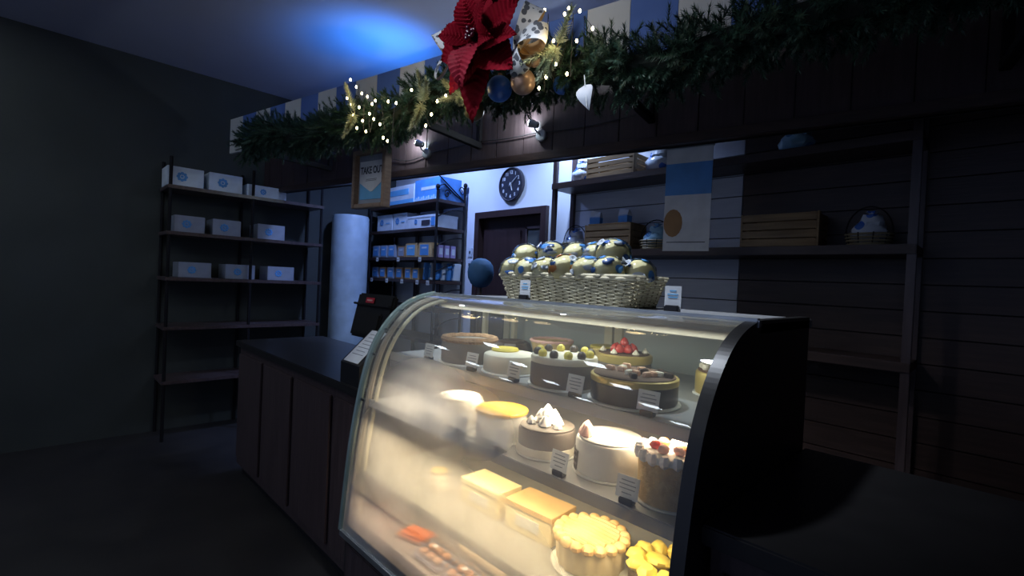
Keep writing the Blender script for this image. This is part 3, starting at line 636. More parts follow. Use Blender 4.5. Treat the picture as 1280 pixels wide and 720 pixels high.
# cards standing on the top rail
for i, (x, y) in enumerate(((-1.192, 1.24), (-0.628, 1.24))):
    t = thing('counter_card', ('white product card in a black clip before the wicker basket', 'white product card in a black clip beside the basket end')[i], 'price card', (x, y, DT), 0.1)
    MB().bx(-0.020, 0.020, -0.012, 0.012, 0, 0.024, 0.003).build('clip', 'black_plastic', t)
    c = MB().box((0, 0.002, 0.046), (0.046, 0.002, 0.062), None).build('card', 'white_paper', t)
    for (ww, zz) in ((0.018, 0.064), (0.030, 0.054), (0.026, 0.046)): MB().box((0, 0.0004, zz), (ww, 0.0012, 0.003)).build('print_line', 'sky_blue', c)

# ------------------------------------------------------------------ wall shelves with crates
su = thing('wall_shelf_unit', 'dark timber wall shelf unit on the pale boarded wall', 'shelf', (-2.43, 2.9, 0))
def sp(mb, n_, mt_): return mb.build(n_, mt_, su, False, Matrix.Translation((2.43, -2.9, 0)))
for (x, y) in ((-2.43, 2.78), (-2.43, 3.005), (-0.30, 2.78), (-0.30, 3.005)):
    sp(MB().bx(x, x+0.035, y, y+0.03, 0, 2.62, 0.002), 'upright', 'wood_dark')
for z in (2.165, 1.655, 1.12):
    sp(MB().bx(-2.43, -0.265, 2.77, 3.032, z, z+0.045, 0.003), 'shelf_board', 'wood_dark_h')
def crate(label, x0, x1, y0, y1, z, h):
    t = thing('wooden_crate', label, 'crate', ((x0+x1)/2, (y0+y1)/2, z)); W = x1-x0; D_ = y1-y0
    nS = 4; s = h/nS
    for k in range(nS):
        for yy in (-D_/2, D_/2-0.012): MB().bx(-W/2, W/2, yy, yy+0.012, k*s+0.002, (k+1)*s-0.003, 0.002).build('slat', 'wood_crate', t)
        for xx in (-W/2, W/2-0.012): MB().bx(xx, xx+0.012, -D_/2+0.014, D_/2-0.014, k*s+0.002, (k+1)*s-0.003, 0.002).build('slat', 'wood_crate', t)
    for xx in (-W/2+0.013, W/2-0.033):
        for yy in (-D_/2+0.013, D_/2-0.033): MB().bx(xx, xx+0.02, yy, yy+0.02, 0, h).build('corner_post', 'wood_crate', t)
    MB().bx(-W/2+0.013, W/2-0.013, -D_/2+0.013, D_/2-0.013, 0.0, 0.012).build('crate_base', 'wood_crate', t)
    if h > 0.12: 
        for xx in (-W/2-0.010, W/2): MB().bx(xx, xx+0.010, -D_/2, -D_/2+0.04, 0, h).build('end_batten', 'wood_crate', t)
    return t
crate('slatted wooden crate on the top wall shelf', -2.11, -1.745, 2.79, 3.01, 2.2105, 0.145)
crate('slatted wooden crate on the middle wall shelf under two small paper bags', -2.10, -1.745, 2.79, 3.01, 1.7005, 0.178)
MB_ = MB().bx(-0.17, 0.17, -0.10, 0.10, 0, 0.006)
lid = thing('crate_lid', 'thin board lying across the middle crate', 'board', (-1.92, 2.90, 1.8795)); MB_.build('lid_board', 'wood_crate', lid)
for i, x in enumerate((-2.065, -1.825)):
    t = thing('paper_bag', ('small white and blue folded paper bag at the left of the middle crate', 'small white and blue folded paper bag at the right of the middle crate')[i], 'bag', (x, 2.86, 1.8865), 0.15*(1-2*i))
    MB().add([(-0.04, -0.025, 0), (0.04, -0.025, 0), (0.04, 0.025, 0), (-0.04, 0.025, 0), (-0.04, -0.025, 0.055), (0.04, -0.025, 0.055), (0.04, 0.025, 0.055), (-0.04, 0.025, 0.055)], [(0, 1, 5, 4), (1, 2, 6, 5), (2, 3, 7, 6), (3, 0, 4, 7), (0, 3, 2, 1), (4, 5, 6, 7)]).build('bag_body', 'box_blue', t)
    MB().add([(-0.041, -0.026, 0.05), (0.041, -0.026, 0.05), (0.041, 0.026, 0.05), (-0.041, 0.026, 0.05), (-0.036, -0.012, 0.105), (0.036, -0.006, 0.088), (0.036, 0.010, 0.088), (-0.036, 0.006, 0.105)], [(0, 1, 5, 4), (1, 2, 6, 5), (2, 3, 7, 6), (3, 0, 4, 7), (4, 5, 6, 7), (0, 3, 2, 1)]).build('folded_top', 'white_paper', t)
def wrapped(label, x, y, z, mt_, sx=1.0, basket=False, group=None):
    t = thing('wrapped_gift_bundle', label, 'gift bundle', (x, y, z), random.uniform(-0.3, 0.3), group)
    b0 = 0.0
    if basket:
        for k in range(4): MB().tube([((0.085+0.004*k)*sx*math.cos(a), 0.070*math.sin(a), 0.010+k*0.016) for a in [2*PI*i/28 for i in range(28)]], 0.006, 5, True).build('basket_strand', 'wicker_dark', t, True)
        for k in range(10):
            a = 2*PI*k/10; MB().tube([(0.085*sx*math.cos(a), 0.070*math.sin(a), 0.0), (0.10*sx*math.cos(a), 0.074*math.sin(a), 0.066)], 0.003, 5).build('basket_stake', 'iron', t)
        MB().lathe([(0.080*sx, 0), (0.080*sx, 0.006), (0, 0.006)], 20).build('basket_base', 'wicker_dark', t)
        MB().tube([(0.095*sx*math.cos(a), 0, 0.066+0.13*math.sin(a)) for a in [PI*i/16 for i in range(17)]], 0.0035, 6).build('basket_handle', 'iron', t, True)
        b0 = 0.01
    MB().blob((0, 0, b0+0.055), (0.080*sx, 0.065, 0.055), 18, 10, None, 0.22).build('wrapped_body', mt_, t, True)
    MB().blob((0.01, 0.0, b0+0.105), (0.055*sx, 0.05, 0.045), 14, 8, None, 0.3).build('wrapped_top', mt_, t, True)
    MB().lathe([(0.014, 0.13), (0.008, 0.142), (0.028, 0.160), (0.020, 0.162), (0, 0.15)], 12, (0.01, 0, b0), mod=lambda a, q: 1+0.3*math.sin(5*a)).build('gathered_tuft', mt_, t, True)
wrapped('white and blue wrapped bundle on the top shelf left of the crate', -2.235, 2.88, 2.2105, 'bag_blue_white', 0.9)
wrapped('white and blue wrapped bundle on the top shelf right of the crate', -1.60, 2.87, 2.2105, 'bag_blue_white', 1.25)
wrapped('blue-white wrapped bundle in a dark wire basket left of the middle crate', -2.265, 2.88, 1.7005, 'bag_blue_white', 1.0, True)
wrapped('teal wrapped bundle in a low basket right of the middle crate', -1.595, 2.875, 1.7005, 'bag_teal', 1.1, True)
# dim end of the same shelves beyond the hanging poster
crate('slatted wooden crate on the middle shelf beyond the hanging poster', -1.02, -0.66, 2.79, 3.01, 1.7005, 0.178)
wrapped('dim blue-white bundle in wire basket on the middle shelf beyond the poster', -0.46, 2.89, 1.7005, 'bag_blue_white', 1.0, True)
wrapped('dim teal bundle on the top shelf beyond the poster', -0.8, 2.89, 2.2105, 'bag_teal', 1.1)
# hanging poster
po = thing('hanging_poster', 'white and blue poster hanging from the timber header before the shelves', 'poster', (-1.185, 2.45, 1.655), 0.19)
MB().bx(-0.12, 0.12, -0.002, 0.002, 0, 0.555).build('sheet', 'white_paper', po)
MB().bx(-0.12, 0.12, -0.0032, -0.002, 0.30, 0.47).build('blue_band', 'box_blue', po)
MB().blob((-0.07, -0.003, 0.15), (0.05, 0.002, 0.075), 16, 8).build('product_picture', 'kraft', po)
MB().bx(-0.10, 0.10, -0.0032, -0.002, 0.045, 0.049).build('print_line', 'dark_print', po)
MB().bx(-0.125, 0.125, -0.006, 0.006, 0.55, 0.562).build('hanging_rail', 'steel', po)
# clock
ck = thing('wall_clock', 'round dark wall clock with pale numerals above the door', 'clock', (-3.133, WB, 2.327))
RX = Matrix.Rotation(PI/2, 3, 'X')
MB().lathe([(0.152, 0), (0.155, 0.01), (0.155, 0.030), (0.146, 0.036), (0.140, 0.030), (0.140, 0.022), (0, 0.022)], 48, mt=RX).build('clock_case', 'clock_rim', ck, True)
MB().lathe([(0.139, 0.0222), (0.139, 0.024), (0, 0.024)], 40, mt=RX).build('dial', 'clock_face', ck)
for n_ in range(1, 13):
    a = PI/2-n_*PI/6
    text('numeral', str(n_), 0.042, 'white_paper', face_mat((0.108*math.cos(a), -0.0255, 0.108*math.sin(a)), (1, 0, 0), (0, 0, 1)), ck, 0.0008)
def hand(a, L, wd, nm, yy): MB().tube([(-0.02*math.sin(a), yy, -0.02*math.cos(a)), (L*math.sin(a), yy, L*math.cos(a))], wd, 6).build(nm, 'white_paper', ck)
hand(math.radians(160), 0.060, 0.0042, 'hour_hand', -0.029); hand(math.radians(52), 0.105, 0.003, 'minute_hand', -0.0335)
MB().lathe([(0.009, 0.024), (0.009, 0.038), (0, 0.039)], 14, mt=RX).build('hub', 'white_paper', ck)
# switch plates
for i, z in enumerate((1.72, 1.60)):
    t = thing('switch_plate', ('small white wall switch plate beside the door frame, upper one', 'small white wall switch plate beside the door frame, lower one')[i], 'switch', (-3.69, WB, z))
    MB().bx(-0.03, 0.03, -0.010, 0, -0.045, 0.045, 0.003).build('plate', 'box_white', t); MB().bx(-0.010, 0.010, -0.015, -0.010, -0.014, 0.014, 0.002).build('rocker', 'clock_rim', t)

# ------------------------------------------------------------------ wrought iron rack
RX0, RX1, RY0, RY1 = -5.03, -3.765, 2.67, 3.0
def rack(label, X0, X1, Y0, Y1, levels, top):
    t = thing('iron_shelf_rack', label, 'rack', (X0, Y0, 0)); T = Matrix.Translation((-X0, -Y0, 0))
    for x in (X0, X1):
        for y in (Y0, Y1):
            zt_ = top if y == Y1 else top-0.06
            p = MB().tube([(x, y, 0), (x, y, zt_)], 0.013, 8).build('post', 'iron', t, False, T)
            MB().blob((x, y, zt_+0.02), (0.022, 0.022, 0.026), 10, 6).lathe([(0.014, 0), (0.020, 0.008), (0.010, 0.012)], 10, (x, y, zt_-0.012)).build('finial', 'iron', p, True, T)
    for z in levels:
        MB().bx(X0-0.01, X1+0.01, Y0-0.012, Y1+0.01, z-0.032, z, 0.003).build('shelf_board', 'wood_dark_h', t, False, T)
    for x in (X0, X1):
        for a, b in zip(levels[:-1], levels[1:]):      # curved side braces
            q = b-a; pts = [(x, Y0+(Y1-Y0)*k/12, a+q*(0.35+0.35*k/12)+0.03*math.sin(PI*k/12)) for k in range(13)]
            MB().tube(pts, 0.006, 6).build('side_brace', 'iron', t, True, T)
        zt_ = levels[-1]    # scrolls on top
        c1 = [(x, Y1-0.04-0.035*(1-k/26)*math.cos(k*0.42)*1.0, zt_+0.11+0.05*(1-k/26)*math.sin(k*0.42)) for k in range(24)]
        MB().tube(c1, 0.005, 6).build('scroll', 'iron', t, True, T)
        c2 = [(x, Y0+0.11+0.04*(1-k/26)*math.cos(k*0.42), zt_+0.06+0.045*(1-k/26)*math.sin(k*0.42)) for k in range(24)]
        MB().tube(c2, 0.005, 6).build('scroll', 'iron', t, True, T)
        MB().tube([(x, Y0, zt_+0.12), (x, Y0+0.08, zt_+0.15), (x, Y0+0.2, zt_+0.07), (x, Y1-0.02, zt_+0.02)], 0.006, 6).build('scroll_stay', 'iron', t, True, T)
        MB().tube([(x, Y0+0.01, zt_+0.22), (x, Y1-0.01, zt_+0.02)], 0.006, 6).build('diagonal_stay', 'iron', t, True, T)
    for xx in (X0+(X1-X0)*0.36, X0+(X1-X0)*0.70):
        MB().bx(xx-0.03, xx+0.03, Y1-0.012, Y1, 0.1, levels[-1]-0.03).build('back_slat', 'wood_dark', t, False, T)
    return t
LV = [0.45, 0.85, 1.15, 1.425, 1.65, 1.938, 2.205]
rack('black wrought iron rack of boxed pastries in the back corner', RX0, RX1, RY0, RY1, LV, 2.36)
def flower(t, x, y, z, r, mtl='logo_blue'):
    f_ = MB()
    for k in range(8):
        a = k*PI/4; f_.blob((x+0.62*r*math.cos(a), y, z+0.62*r*math.sin(a)), (0.30*r, 0.0015, 0.30*r), 8, 4)
    f_.blob((x, y-0.0005, z), (0.25*r, 0.0015, 0.25*r), 8, 4)
    return f_.build('flower_logo', mtl, t, True)
def pbox(label, x0, x1, y, z, d, h, rz=0.0, window=False, band=False, group=None):
    t = thing('pastry_box', label, 'box', ((x0+x1)/2, y, z+0.0005), rz, group); W = x1-x0
    MB().bx(-W/2, W/2, 0, d, 0, h, 0.003).build('box_body', 'box_white', t)
    MB().bx(-W/2-0.002, W/2+0.002, -0.003, d+0.002, h-0.02, h+0.003, 0.001).build('box_lid', 'box_white', t)
    flower(t, -W*0.18, -0.0025, h*0.55, h*0.24)
    text('box_print', 'bakery', h*0.13, 'logo_blue', face_mat((W*0.22, -0.0035, h*0.5), (1, 0, 0), (0, 0, 1)), t) if False else MB().bx(W*0.10, W*0.34, -0.0035, -0.002, h*0.46, h*0.52).build('print_line', 'sky_blue', t)
    if window:
        MB().bx(W*0.02, W*0.30, -0.004, -0.001, h*0.22, h*0.62).build('box_window', 'clock_rim', t)
        MB().bx(W*0.34, W*0.46, -0.004, -0.001, h*0.15, h*0.8).build('blue_panel', 'box_blue', t)
    return t
z = LV[5]
pbox('tall white bakery box with blue flower logo at the left end of its rack shelf', -4.94, -4.62, 2.70, z, 0.24, 0.175)
pbox('white bakery box with blue flower logo in the middle of its rack shelf', -4.60, -4.33, 2.70, z, 0.24, 0.175)
pbox('long low white bakery box with a dark window and blue flower logo', -4.31, -3.80, 2.69, z, 0.26, 0.125, 0, True)
z = LV[6]
t = thing('large_carton', 'pale blue and white printed carton on the rack top beside the blue carton', 'box', (-4.52, 2.70, z+0.0005))
MB().bx(-0.30, 0.30, 0, 0.26, 0, 0.20, 0.003).build('carton_body', 'box_white', t); MB().bx(-0.30, 0.30, -0.002, 0, 0.008, 0.05).build('print_band', 'sky_blue', t); MB().bx(-0.27, 0.2, -0.002, 0, 0.10, 0.16).build('print_panel', 'sky_blue', t)
t = thing('large_carton', 'bright blue carton with a white print line on the rack top', 'box', (-3.99, 2.70, z+0.0005))
MB().bx(-0.215, 0.215, 0, 0.26, 0, 0.22, 0.003).build('carton_body', 'box_blue', t); MB().bx(-0.10, 0.14, -0.002, 0, 0.11, 0.14).build('print_panel', 'box_white', t); MB().bx(-0.215, 0.215, -0.002, 0, 0.008, 0.05).build('print_band', 'sky_blue', t)
for k in range(14): MB().bx(-0.205+k*0.029, -0.192+k*0.029, -0.003, -0.002, 0.012, 0.03+0.012*(k % 3)).build('wave_print', 'box_white', t)
def pack(label, x, y, z, w, h, d, body, lab, group, rz=0.0, tilt=0.0):
    t = thing('snack_pack', label, 'pack', (x, y, z+0.0005), rz, group)
    if tilt: t.rotation_euler = (0, tilt, rz)
    MB().bx(-w/2, w/2, 0, d, 0, h, 0.006).build('pack_body', body, t, True)
    MB().bx(-w*0.34, w*0.34, -0.002, 0.001, h*0.14, h*0.86).build('pack_label', lab, t)
    MB().bx(-w*0.2, w*0.2, -0.003, -0.001, h*0.60, h*0.70).build('print_line', 'box_white', t)
z = LV[4]
for x in (-4.93, -4.765, -4.60): pack('clear snack pack with blue square label on the shelf under the logo boxes', x, 2.69, z, 0.15, 0.135, 0.10, 'pack_film', 'logo_blue', 'blue-label packs on the upper pack shelf')
pack('brown wrapped snack pack beside the blue label packs', -4.42, 2.70, z, 0.15, 0.12, 0.10, 'kraft', 'pack_film', None)
for x, c in ((-4.22, 'sky_blue'), (-3.98, 'logo_blue')): pack('clear biscuit pack with bright blue picture label and white print', x, 2.69, z, 0.21, 0.145, 0.10, 'carton', c, 'picture-label packs on the upper pack shelf')
for k in range(3):
    t = thing('lilac_box', 'slim lilac box standing at the rack end', 'box', (-3.79, 2.74+k*0.075, z+0.0005), 0, 'lilac boxes at the rack end')
    MB().bx(-0.05, 0.018, -0.030, 0.030, 0, 0.12, 0.003).build('box_body', 'lilac', t); MB().bx(0.018, 0.0195, -0.018, 0.018, 0.03, 0.09).build('box_label', 'box_white', t)
z = LV[3]
for i, x in enumerate((-4.93, -4.77, -4.60, -4.43)): pack('clear snack pack with blue label on the lower pack shelf', x, 2.69, z, 0.14, 0.12, 0.10, 'pack_film' if i % 2 == 0 else 'kraft', 'logo_blue', 'blue-label packs on the lower pack shelf')
for x in (-4.26, -4.12): pack('brown biscuit pack with blue label on the lower pack shelf', x, 2.69, z, 0.125, 0.12, 0.10, 'carton', 'logo_blue', 'brown packs on the lower pack shelf')
for k in range(6): pack('slim blue and white pouch leaning in a row on the lower pack shelf', -3.99+k*0.040, 2.70+k*0.04, z+0.005, 0.034, 0.17, 0.09, 'box_white' if k % 2 else 'box_blue', 'logo_blue', 'leaning pouches', 0.0, 0.10)
for (z, xs) in ((LV[4], (-4.83, -4.40, -4.00)), (LV[3], (-4.94, -4.61, -4.31, -4.03, -3.85))):
    for x in xs:
        t = thing('shelf_ticket', 'small white price ticket on the front edge of %s pack shelf' % ('the upper' if z == LV[4] else 'the lower'), 'price card', (x, RY0-0.013, z-0.045), 0, 'price tickets on the rack')
        MB().bx(-0.024, 0.024, -0.002, 0, 0, 0.045).build('ticket', 'white_card', t); MB().bx(-0.016, 0.016, -0.003, -0.002, 0.018, 0.024).build('print_line', 'grey_print', t)
# pale cylinder by the left wall
cy = thing('storage_cylinder', 'tall smooth pale blue cylinder standing left of the iron rack', 'cylinder', (-4.93, 2.38, 0))
MB().lathe([(0.185, 0), (0.19, 0.02), (0.19, 2.05), (0.18, 2.075), (0, 2.08)], 40).build('cylinder_body', 'column_pale', cy, True)
MB().lathe([(0.195, 0), (0.195, 0.05), (0.19, 0.055)], 40).build('foot_ring', 'steel', cy, True)
# shelves on the dim left wall
t = thing('iron_shelf_rack', 'wide dark rack with white boxes against the dim side wall', 'rack', (XL, 0.75, 0)); 
for y in (0, 0.62, 1.25):
    for x in (0.02, 0.36): MB().tube([(x, y, 0), (x, y, 2.35)], 0.013, 8).build('post', 'iron', t)
for z in (0.5, 0.95, 1.36, 1.74, 2.12): MB().bx(0.005, 0.375, -0.02, 1.27, z-0.03, z, 0.003).build('shelf_board', 'wood_dark', t)
for i, (z, y, w_, h_) in enumerate(((2.12, 0.86, 0.26, 0.16), (2.12, 1.16, 0.26, 0.16), (2.12, 1.50, 0.34, 0.11), (1.74, 0.90, 0.22, 0.14), (1.74, 1.18, 0.22, 0.14), (1.74, 1.55, 0.24, 0.14), (1.36, 0.95, 0.24, 0.13), (1.36, 1.3, 0.24, 0.13), (1.36, 1.65, 0.24, 0.13))):
    b = thing('pastry_box', ('%s logo box %s on the %s shelf of the side wall rack' % ('white' if i < 3 else 'grey', ('nearest the counter', 'in the middle', 'beside the pale cylinder')[i % 3], ('highest', 'second', 'third')[i // 3])), 'box', (XL+0.32, y, z+0.0005), PI/2, 'boxes in the side wall rack')
    MB().bx(-w_/2, w_/2, 0, 0.24, 0, h_, 0.003).build('box_body', 'box_white' if i < 3 else 'pack_film', b); flower(b, -w_*0.1, -0.002, h_*0.5, h_*0.28)
# ball ornament on a stem behind the case
t = thing('ball_ornament', 'round dark blue ball on a dark stem behind the case', 'ornament', (-2.26, 1.95, 0))
MB().lathe([(0.0, 1.402), (0.035, 1.408), (0.060, 1.428), (0.077, 1.462), (0.082, 1.50), (0.075, 1.540), (0.055, 1.568), (0.028, 1.583), (0, 1.587)], 28).build('ball', 'ball_blue', t, True)
MB().tube([(0, 0, 0.02), (0, 0, 1.41)], 0.014, 8).build('stem', 'wood_dark', t); MB().lathe([(0.14, 0), (0.14, 0.02), (0.03, 0.03), (0, 0.03)], 24).build('foot', 'iron', t, True)

# ------------------------------------------------------------------ till counter on the left, side counter on the right
for (nm, lb, x0, x1, y0, y1, zt_) in (('service_counter', 'dark timber till counter adjoining the left end of the cake case', -3.75, -1.72, 1.0, 1.62, 0.95), ('service_counter', 'dark timber counter adjoining the right end of the cake case', -0.375, 1.55, 0.92, 1.62, 1.0)):
    t = thing(nm, lb, 'counter', ((x0+x1)/2, (y0+y1)/2, 0)); T = Matrix.Translation((-(x0+x1)/2, -(y0+y1)/2, 0))
    MB().bx(x0, x1, y0+0.03, y1-0.02, 0.08, zt_-0.04).build('counter_body', 'wood_dark', t, False, T)
    MB().bx(x0-0.01, x1, y0, y1, zt_-0.04, zt_, 0.004).build('counter_top', 'black_laminate', t, False, T)
    MB().bx(x0, x1, y0+0.07, y1-0.05, 0, 0.08).build('plinth', 'black_plastic', t, False, T)
    n_ = max(2, int((x1-x0)/0.45)); ww = (x1-x0)/n_
    for i in range(n_): MB().bx(x0+i*ww+0.02, x0+(i+1)*ww-0.02, y0+0.016, y0+0.03, 0.13, zt_-0.09, 0.004).build('front_panel', 'wood_dark', t, False, T)
# till screen seen from behind
t = thing('till_monitor', 'black till screen seen from behind with a red badge', 'monitor', (-2.38, 1.30, 0.9505), 0.02)
R = Matrix.Rotation(-0.22, 3, 'X')
MB().box((0, 0, 0.275), (0.37, 0.034, 0.245), R, 0.010).build('screen_back', 'black_plastic', t, True)
MB().box((0, -0.028, 0.235), (0.24, 0.03, 0.13), R, 0.012).build('rear_cover', 'black_laminate', t, True)
MB().box((0, -0.010, 0.338), (0.375, 0.030, 0.012), R, 0.004).build('vent_ledge', 'black_plastic', t)
b = MB().box((-0.03, -0.0065, 0.362), (0.085, 0.004, 0.030), R, 0.001).build('red_badge', 'red_logo', t)
MB().box((-0.03, -0.0092, 0.3625), (0.055, 0.001, 0.008), R).build('badge_print', 'pink_cream', b)
MB().box((0, 0.02, 0.10), (0.09, 0.05, 0.20), Matrix.Rotation(-0.1, 3, 'X'), 0.008).build('stand_neck', 'black_plastic', t)
MB().bx(-0.12, 0.12, -0.10, 0.12, 0, 0.018, 0.006).build('stand_foot', 'black_plastic', t, True)
# slanted paper stand
t = thing('menu_stand', 'white printed sheet on a slanted black stand beside the case end', 'menu stand', (-2.045, 1.06, 0.9505), 0.0)
R = Matrix.Rotation(0.75, 3, 'X')
MB().add([(-0.09, -0.05, 0), (0.09, -0.05, 0), (0.09, 0.10, 0), (-0.09, 0.10, 0), (-0.09, -0.05, 0.095), (0.09, -0.05, 0.095), (0.09, 0.10, 0.235), (-0.09, 0.10, 0.235)], [(0, 3, 2, 1), (4, 5, 6, 7), (0, 1, 5, 4), (1, 2, 6, 5), (2, 3, 7, 6), (3, 0, 4, 7)]).build('stand_body', 'black_plastic', t)
sl = math.atan2(0.14, 0.15); R = Matrix.Rotation(sl, 3, 'X')
s_ = MB().box((0, 0.025-0.003, 0.165+0.004), (0.135, 0.19, 0.002), R).build('sheet', 'white_paper', t)
for k in range(7): MB().box(Vector((0, 0.022, 0.169))+R @ Vector((0, 0.07-k*0.02, 0.0014)), (0.10-0.02*(k % 2), 0.003, 0.0006), R).build('print_line', 'grey_print', s_)

# ------------------------------------------------------------------ TAKE OUT sign
sg = thing('framed_sign', 'wooden framed TAKE OUT sign hanging below the garland', 'sign', hp(-0.68, -0.10, 1.895), HROT)
W, Hh = 0.325, 0.385
MB().bx(-W/2, -W/2+0.028, -0.03, 0.03, 0, Hh, 0.003).build('frame_side', 'wood_frame', sg); MB().bx(W/2-0.028, W/2, -0.03, 0.03, 0, Hh, 0.003).build('frame_side', 'wood_frame', sg)
MB().bx(-W/2+0.028, W/2-0.028, -0.03, 0.03, 0, 0.028, 0.003).build('frame_rail', 'wood_frame', sg); MB().bx(-W/2+0.028, W/2-0.028, -0.03, 0.03, Hh-0.028, Hh, 0.003).build('frame_rail', 'wood_frame', sg)
MB().bx(-W/2+0.02, W/2-0.02, 0.008, 0.014, 0.02, Hh-0.02).build('backing', 'pack_film', sg)
x0, x1 = -W/2+0.045, W/2-0.04
MB().bx(x0, x1, 0.004, 0.008, 0.062, 0.305).build('blue_sheet', 'sky_blue', sg)
MB().prism([(x0, 0.315), (x1, 0.315), (x1, 0.185), (0.012, 0.112), (-0.010, 0.112), (x0, 0.175)], 0.001, 0.0038, 1).build('white_shield', 'white_paper', sg)
text('sign_lettering', 'TAKE OUT', 0.066, 'dark_print', face_mat((0.003, 0.0004, 0.252), (1, 0, 0), (0, 0, 1)) @ Matrix.Diagonal((0.70, 1, 1, 1)), sg, 0.0018)
MB().bx(-0.05, 0.055, -0.0002, 0.001, 0.192, 0.196).bx(-0.055, 0.05, -0.0002, 0.001, 0.183, 0.187).build('small_print', 'grey_print', sg)
for sx in (-0.11, 0.11): MB().tube([(sx, 0, Hh-0.005), (sx, -0.07, 0.585)], 0.0025, 6).build('hanging_wire', 'wire', sg)

# ------------------------------------------------------------------ swivel spotlights and their cable
for i, s0 in enumerate((0.369, -0.60)):
    t = thing('swivel_spotlight', ('small lit swivel spotlight on the timber header beside the upright strut', 'small lit swivel spotlight on the timber header above the sign')[i], 'spotlight', hp(s0, HOFF+0.0, 2.352), HROT)
    R = Matrix.Rotation(PI/2, 3, 'X')
    MB().lathe([(0.034, 0), (0.036, 0.004), (0.036, 0.022), (0.030, 0.028), (0, 0.029)], 22, mt=R).build('wall_base', 'steel', t, True)
    MB().tube([(0, -0.025, 0.0), (-0.02, -0.05, 0.025), (-0.03, -0.055, 0.05)], 0.006, 6).build('swivel_arm', 'steel', t, True)
    hdir = V(-0.86, -0.30, 0.30).normalized(); Q = hdir.to_track_quat('Z', 'Y').to_matrix()
    h0 = V(-0.035, -0.055, 0.065)
    hh_ = MB().lathe([(0.012, -0.035), (0.018, -0.030), (0.026, 0.018), (0.026, 0.024)], 18, h0, mt=Q).build('lamp_head', 'steel', t, True)
    MB().lathe([(0.024, 0.018), (0.018, 0.030), (0, 0.034)], 16, h0, mt=Q).build('bulb', 'bulb_spot', hh_, True)
    wp = hp(s0, HOFF, 2.352)+RH @ (h0+hdir*0.06)
    lamp('POINT', 'spot_lamp', wp, 4.0, (0.75, 0.88, 1.0), shadow_soft_size=0.02)
t = thing('lamp_cable', 'thin black cable strung along the timber header between the spotlights', 'cable', hp(0, HOFF, 2.35), HROT)
pts = []
for (a, za), (b, zb), sag in ((( -0.95, 0.0), (-0.60, 0.0), 0.03), ((-0.60, 0.0), (-0.10, 0.03), 0.0), ((-0.10, 0.03), (0.369, 0.03), 0.012), ((0.369, 0.02), (1.05, 0.045), 0.015)):
    for k in range(8): q = k/8; pts.append((a+(b-a)*q, -0.012, za+(zb-za)*q-sag*math.sin(PI*q)))
MB().tube(pts, 0.0035, 5).build('cable', 'wire', t, True)

# ------------------------------------------------------------------ added ceiling downlights and customer-side panel lights
for i, (x, y) in enumerate([(-1.15, 0.80), (-1.7, 0.3)]):  # fixtures added to go with the basket and garland fill lamps
    t = thing('ceiling_downlight', 'small round added downlight in the ceiling before the striped valance', 'light', (x, y, 3.2), 0, 'added downlights before the valance')
    MB().lathe([(0.055, 0), (0.060, -0.004), (0.058, -0.010), (0.045, -0.008)], 24).build('trim_ring', 'steel', t, True)
    MB().lathe([(0.044, -0.002), (0.040, -0.006), (0, -0.007)], 20).build('lens', 'led_cool', t, True)
for x in (-2.18, -3.38, -4.7):
    for y in (-0.05, -0.80, -1.55, -2.35):
        if x < -4 and y > -0.5: continue
        t = thing('ceiling_panel_light', 'small rectangular ceiling panel light over the customer side', 'light', (x, y, 3.2), 0, 'customer side panel lights')
        MB().bx(-0.10, 0.10, -0.085, 0.085, -0.012, 0, 0.002).build('panel_frame', 'steel', t)
        MB().bx(-0.09, 0.09, -0.075, 0.075, -0.015, -0.0125).build('diffuser', 'led_panel', t)
for i, (x, y, z, lb) in enumerate(((-2.30, 2.68, 3.2, 'recessed downlight behind the header over the boarded wall'), (-3.6, 2.3, 3.2, 'added downlight behind the header lighting the iron rack'))):
    t = thing('ceiling_downlight', lb, 'light', (x, y, z))
    MB().lathe([(0.055, 0), (0.060, -0.004), (0.058, -0.010), (0.045, -0.008)], 24).build('trim_ring', 'steel', t, True)
    MB().lathe([(0.044, -0.002), (0.040, -0.006), (0, -0.007)], 20).build('lens', 'led_cool', t, True)

# ------------------------------------------------------------------ garland
def garland_c(s): return hp(s, 0.10+0.015*math.sin(s*7), 2.385+0.035*math.sin(s*3.1+0.6)+0.02*math.sin(s*8+1))
def needles(mb, a, b, n, L, wd, droop=0.0, spread=0.9):
    ax = (b-a); ln = ax.length; d = ax.normalized()
    e1 = d.orthogonal().normalized(); e2 = d.cross(e1)
    for i in range(n):
        q = 0.08+0.92*i/n; p = a+ax*q; an = i*2.4+random.random(); sp_ = spread*(1-0.55*q)
        v = (d*(1-sp_*0.6)+(e1*math.cos(an)+e2*math.sin(an))*sp_).normalized()*L*(1-0.35*q)*random.uniform(0.8, 1.2)
        w_ = v.cross(d+V(0.01, 0.02, 0)).normalized()*wd
        k = len(mb.v); mb.v += [tuple(p-w_), tuple(p+w_), tuple(p+v)]; mb.f.append((k, k+1, k+2))
ga = thing('pine_garland', 'thick dark green artificial pine garland hung along the striped valance', 'garland', hp(0, 0.1, 2.38))
GI = Matrix.Translation(-ga.location)
fo = MB(); s = -1.9; random.seed(11)
while s < 2.5:
    c = garland_c(s); d0 = UD
    a = random.uniform(0, 2*PI); rr = random.uniform(0.03, 0.11)
    rad = V(0, 0, 1)*math.cos(a)+ND*math.sin(a)
    st = c+rad*rr; L = random.uniform(0.055, 0.10)*(1.0 if math.sin(a) > -0.2 else 0.4)
    en = st+(rad+UD*random.uniform(-0.8, 0.8)+V(0, 0, -0.25)).normalized()*L
    needles(fo, st, en, 44, 0.034, 0.0026, 0, 1.0)
    s += 0.0015
f_ = fo.build('pine_foliage', 'pine', ga, False, GI); f_['kind'] = 'stuff'
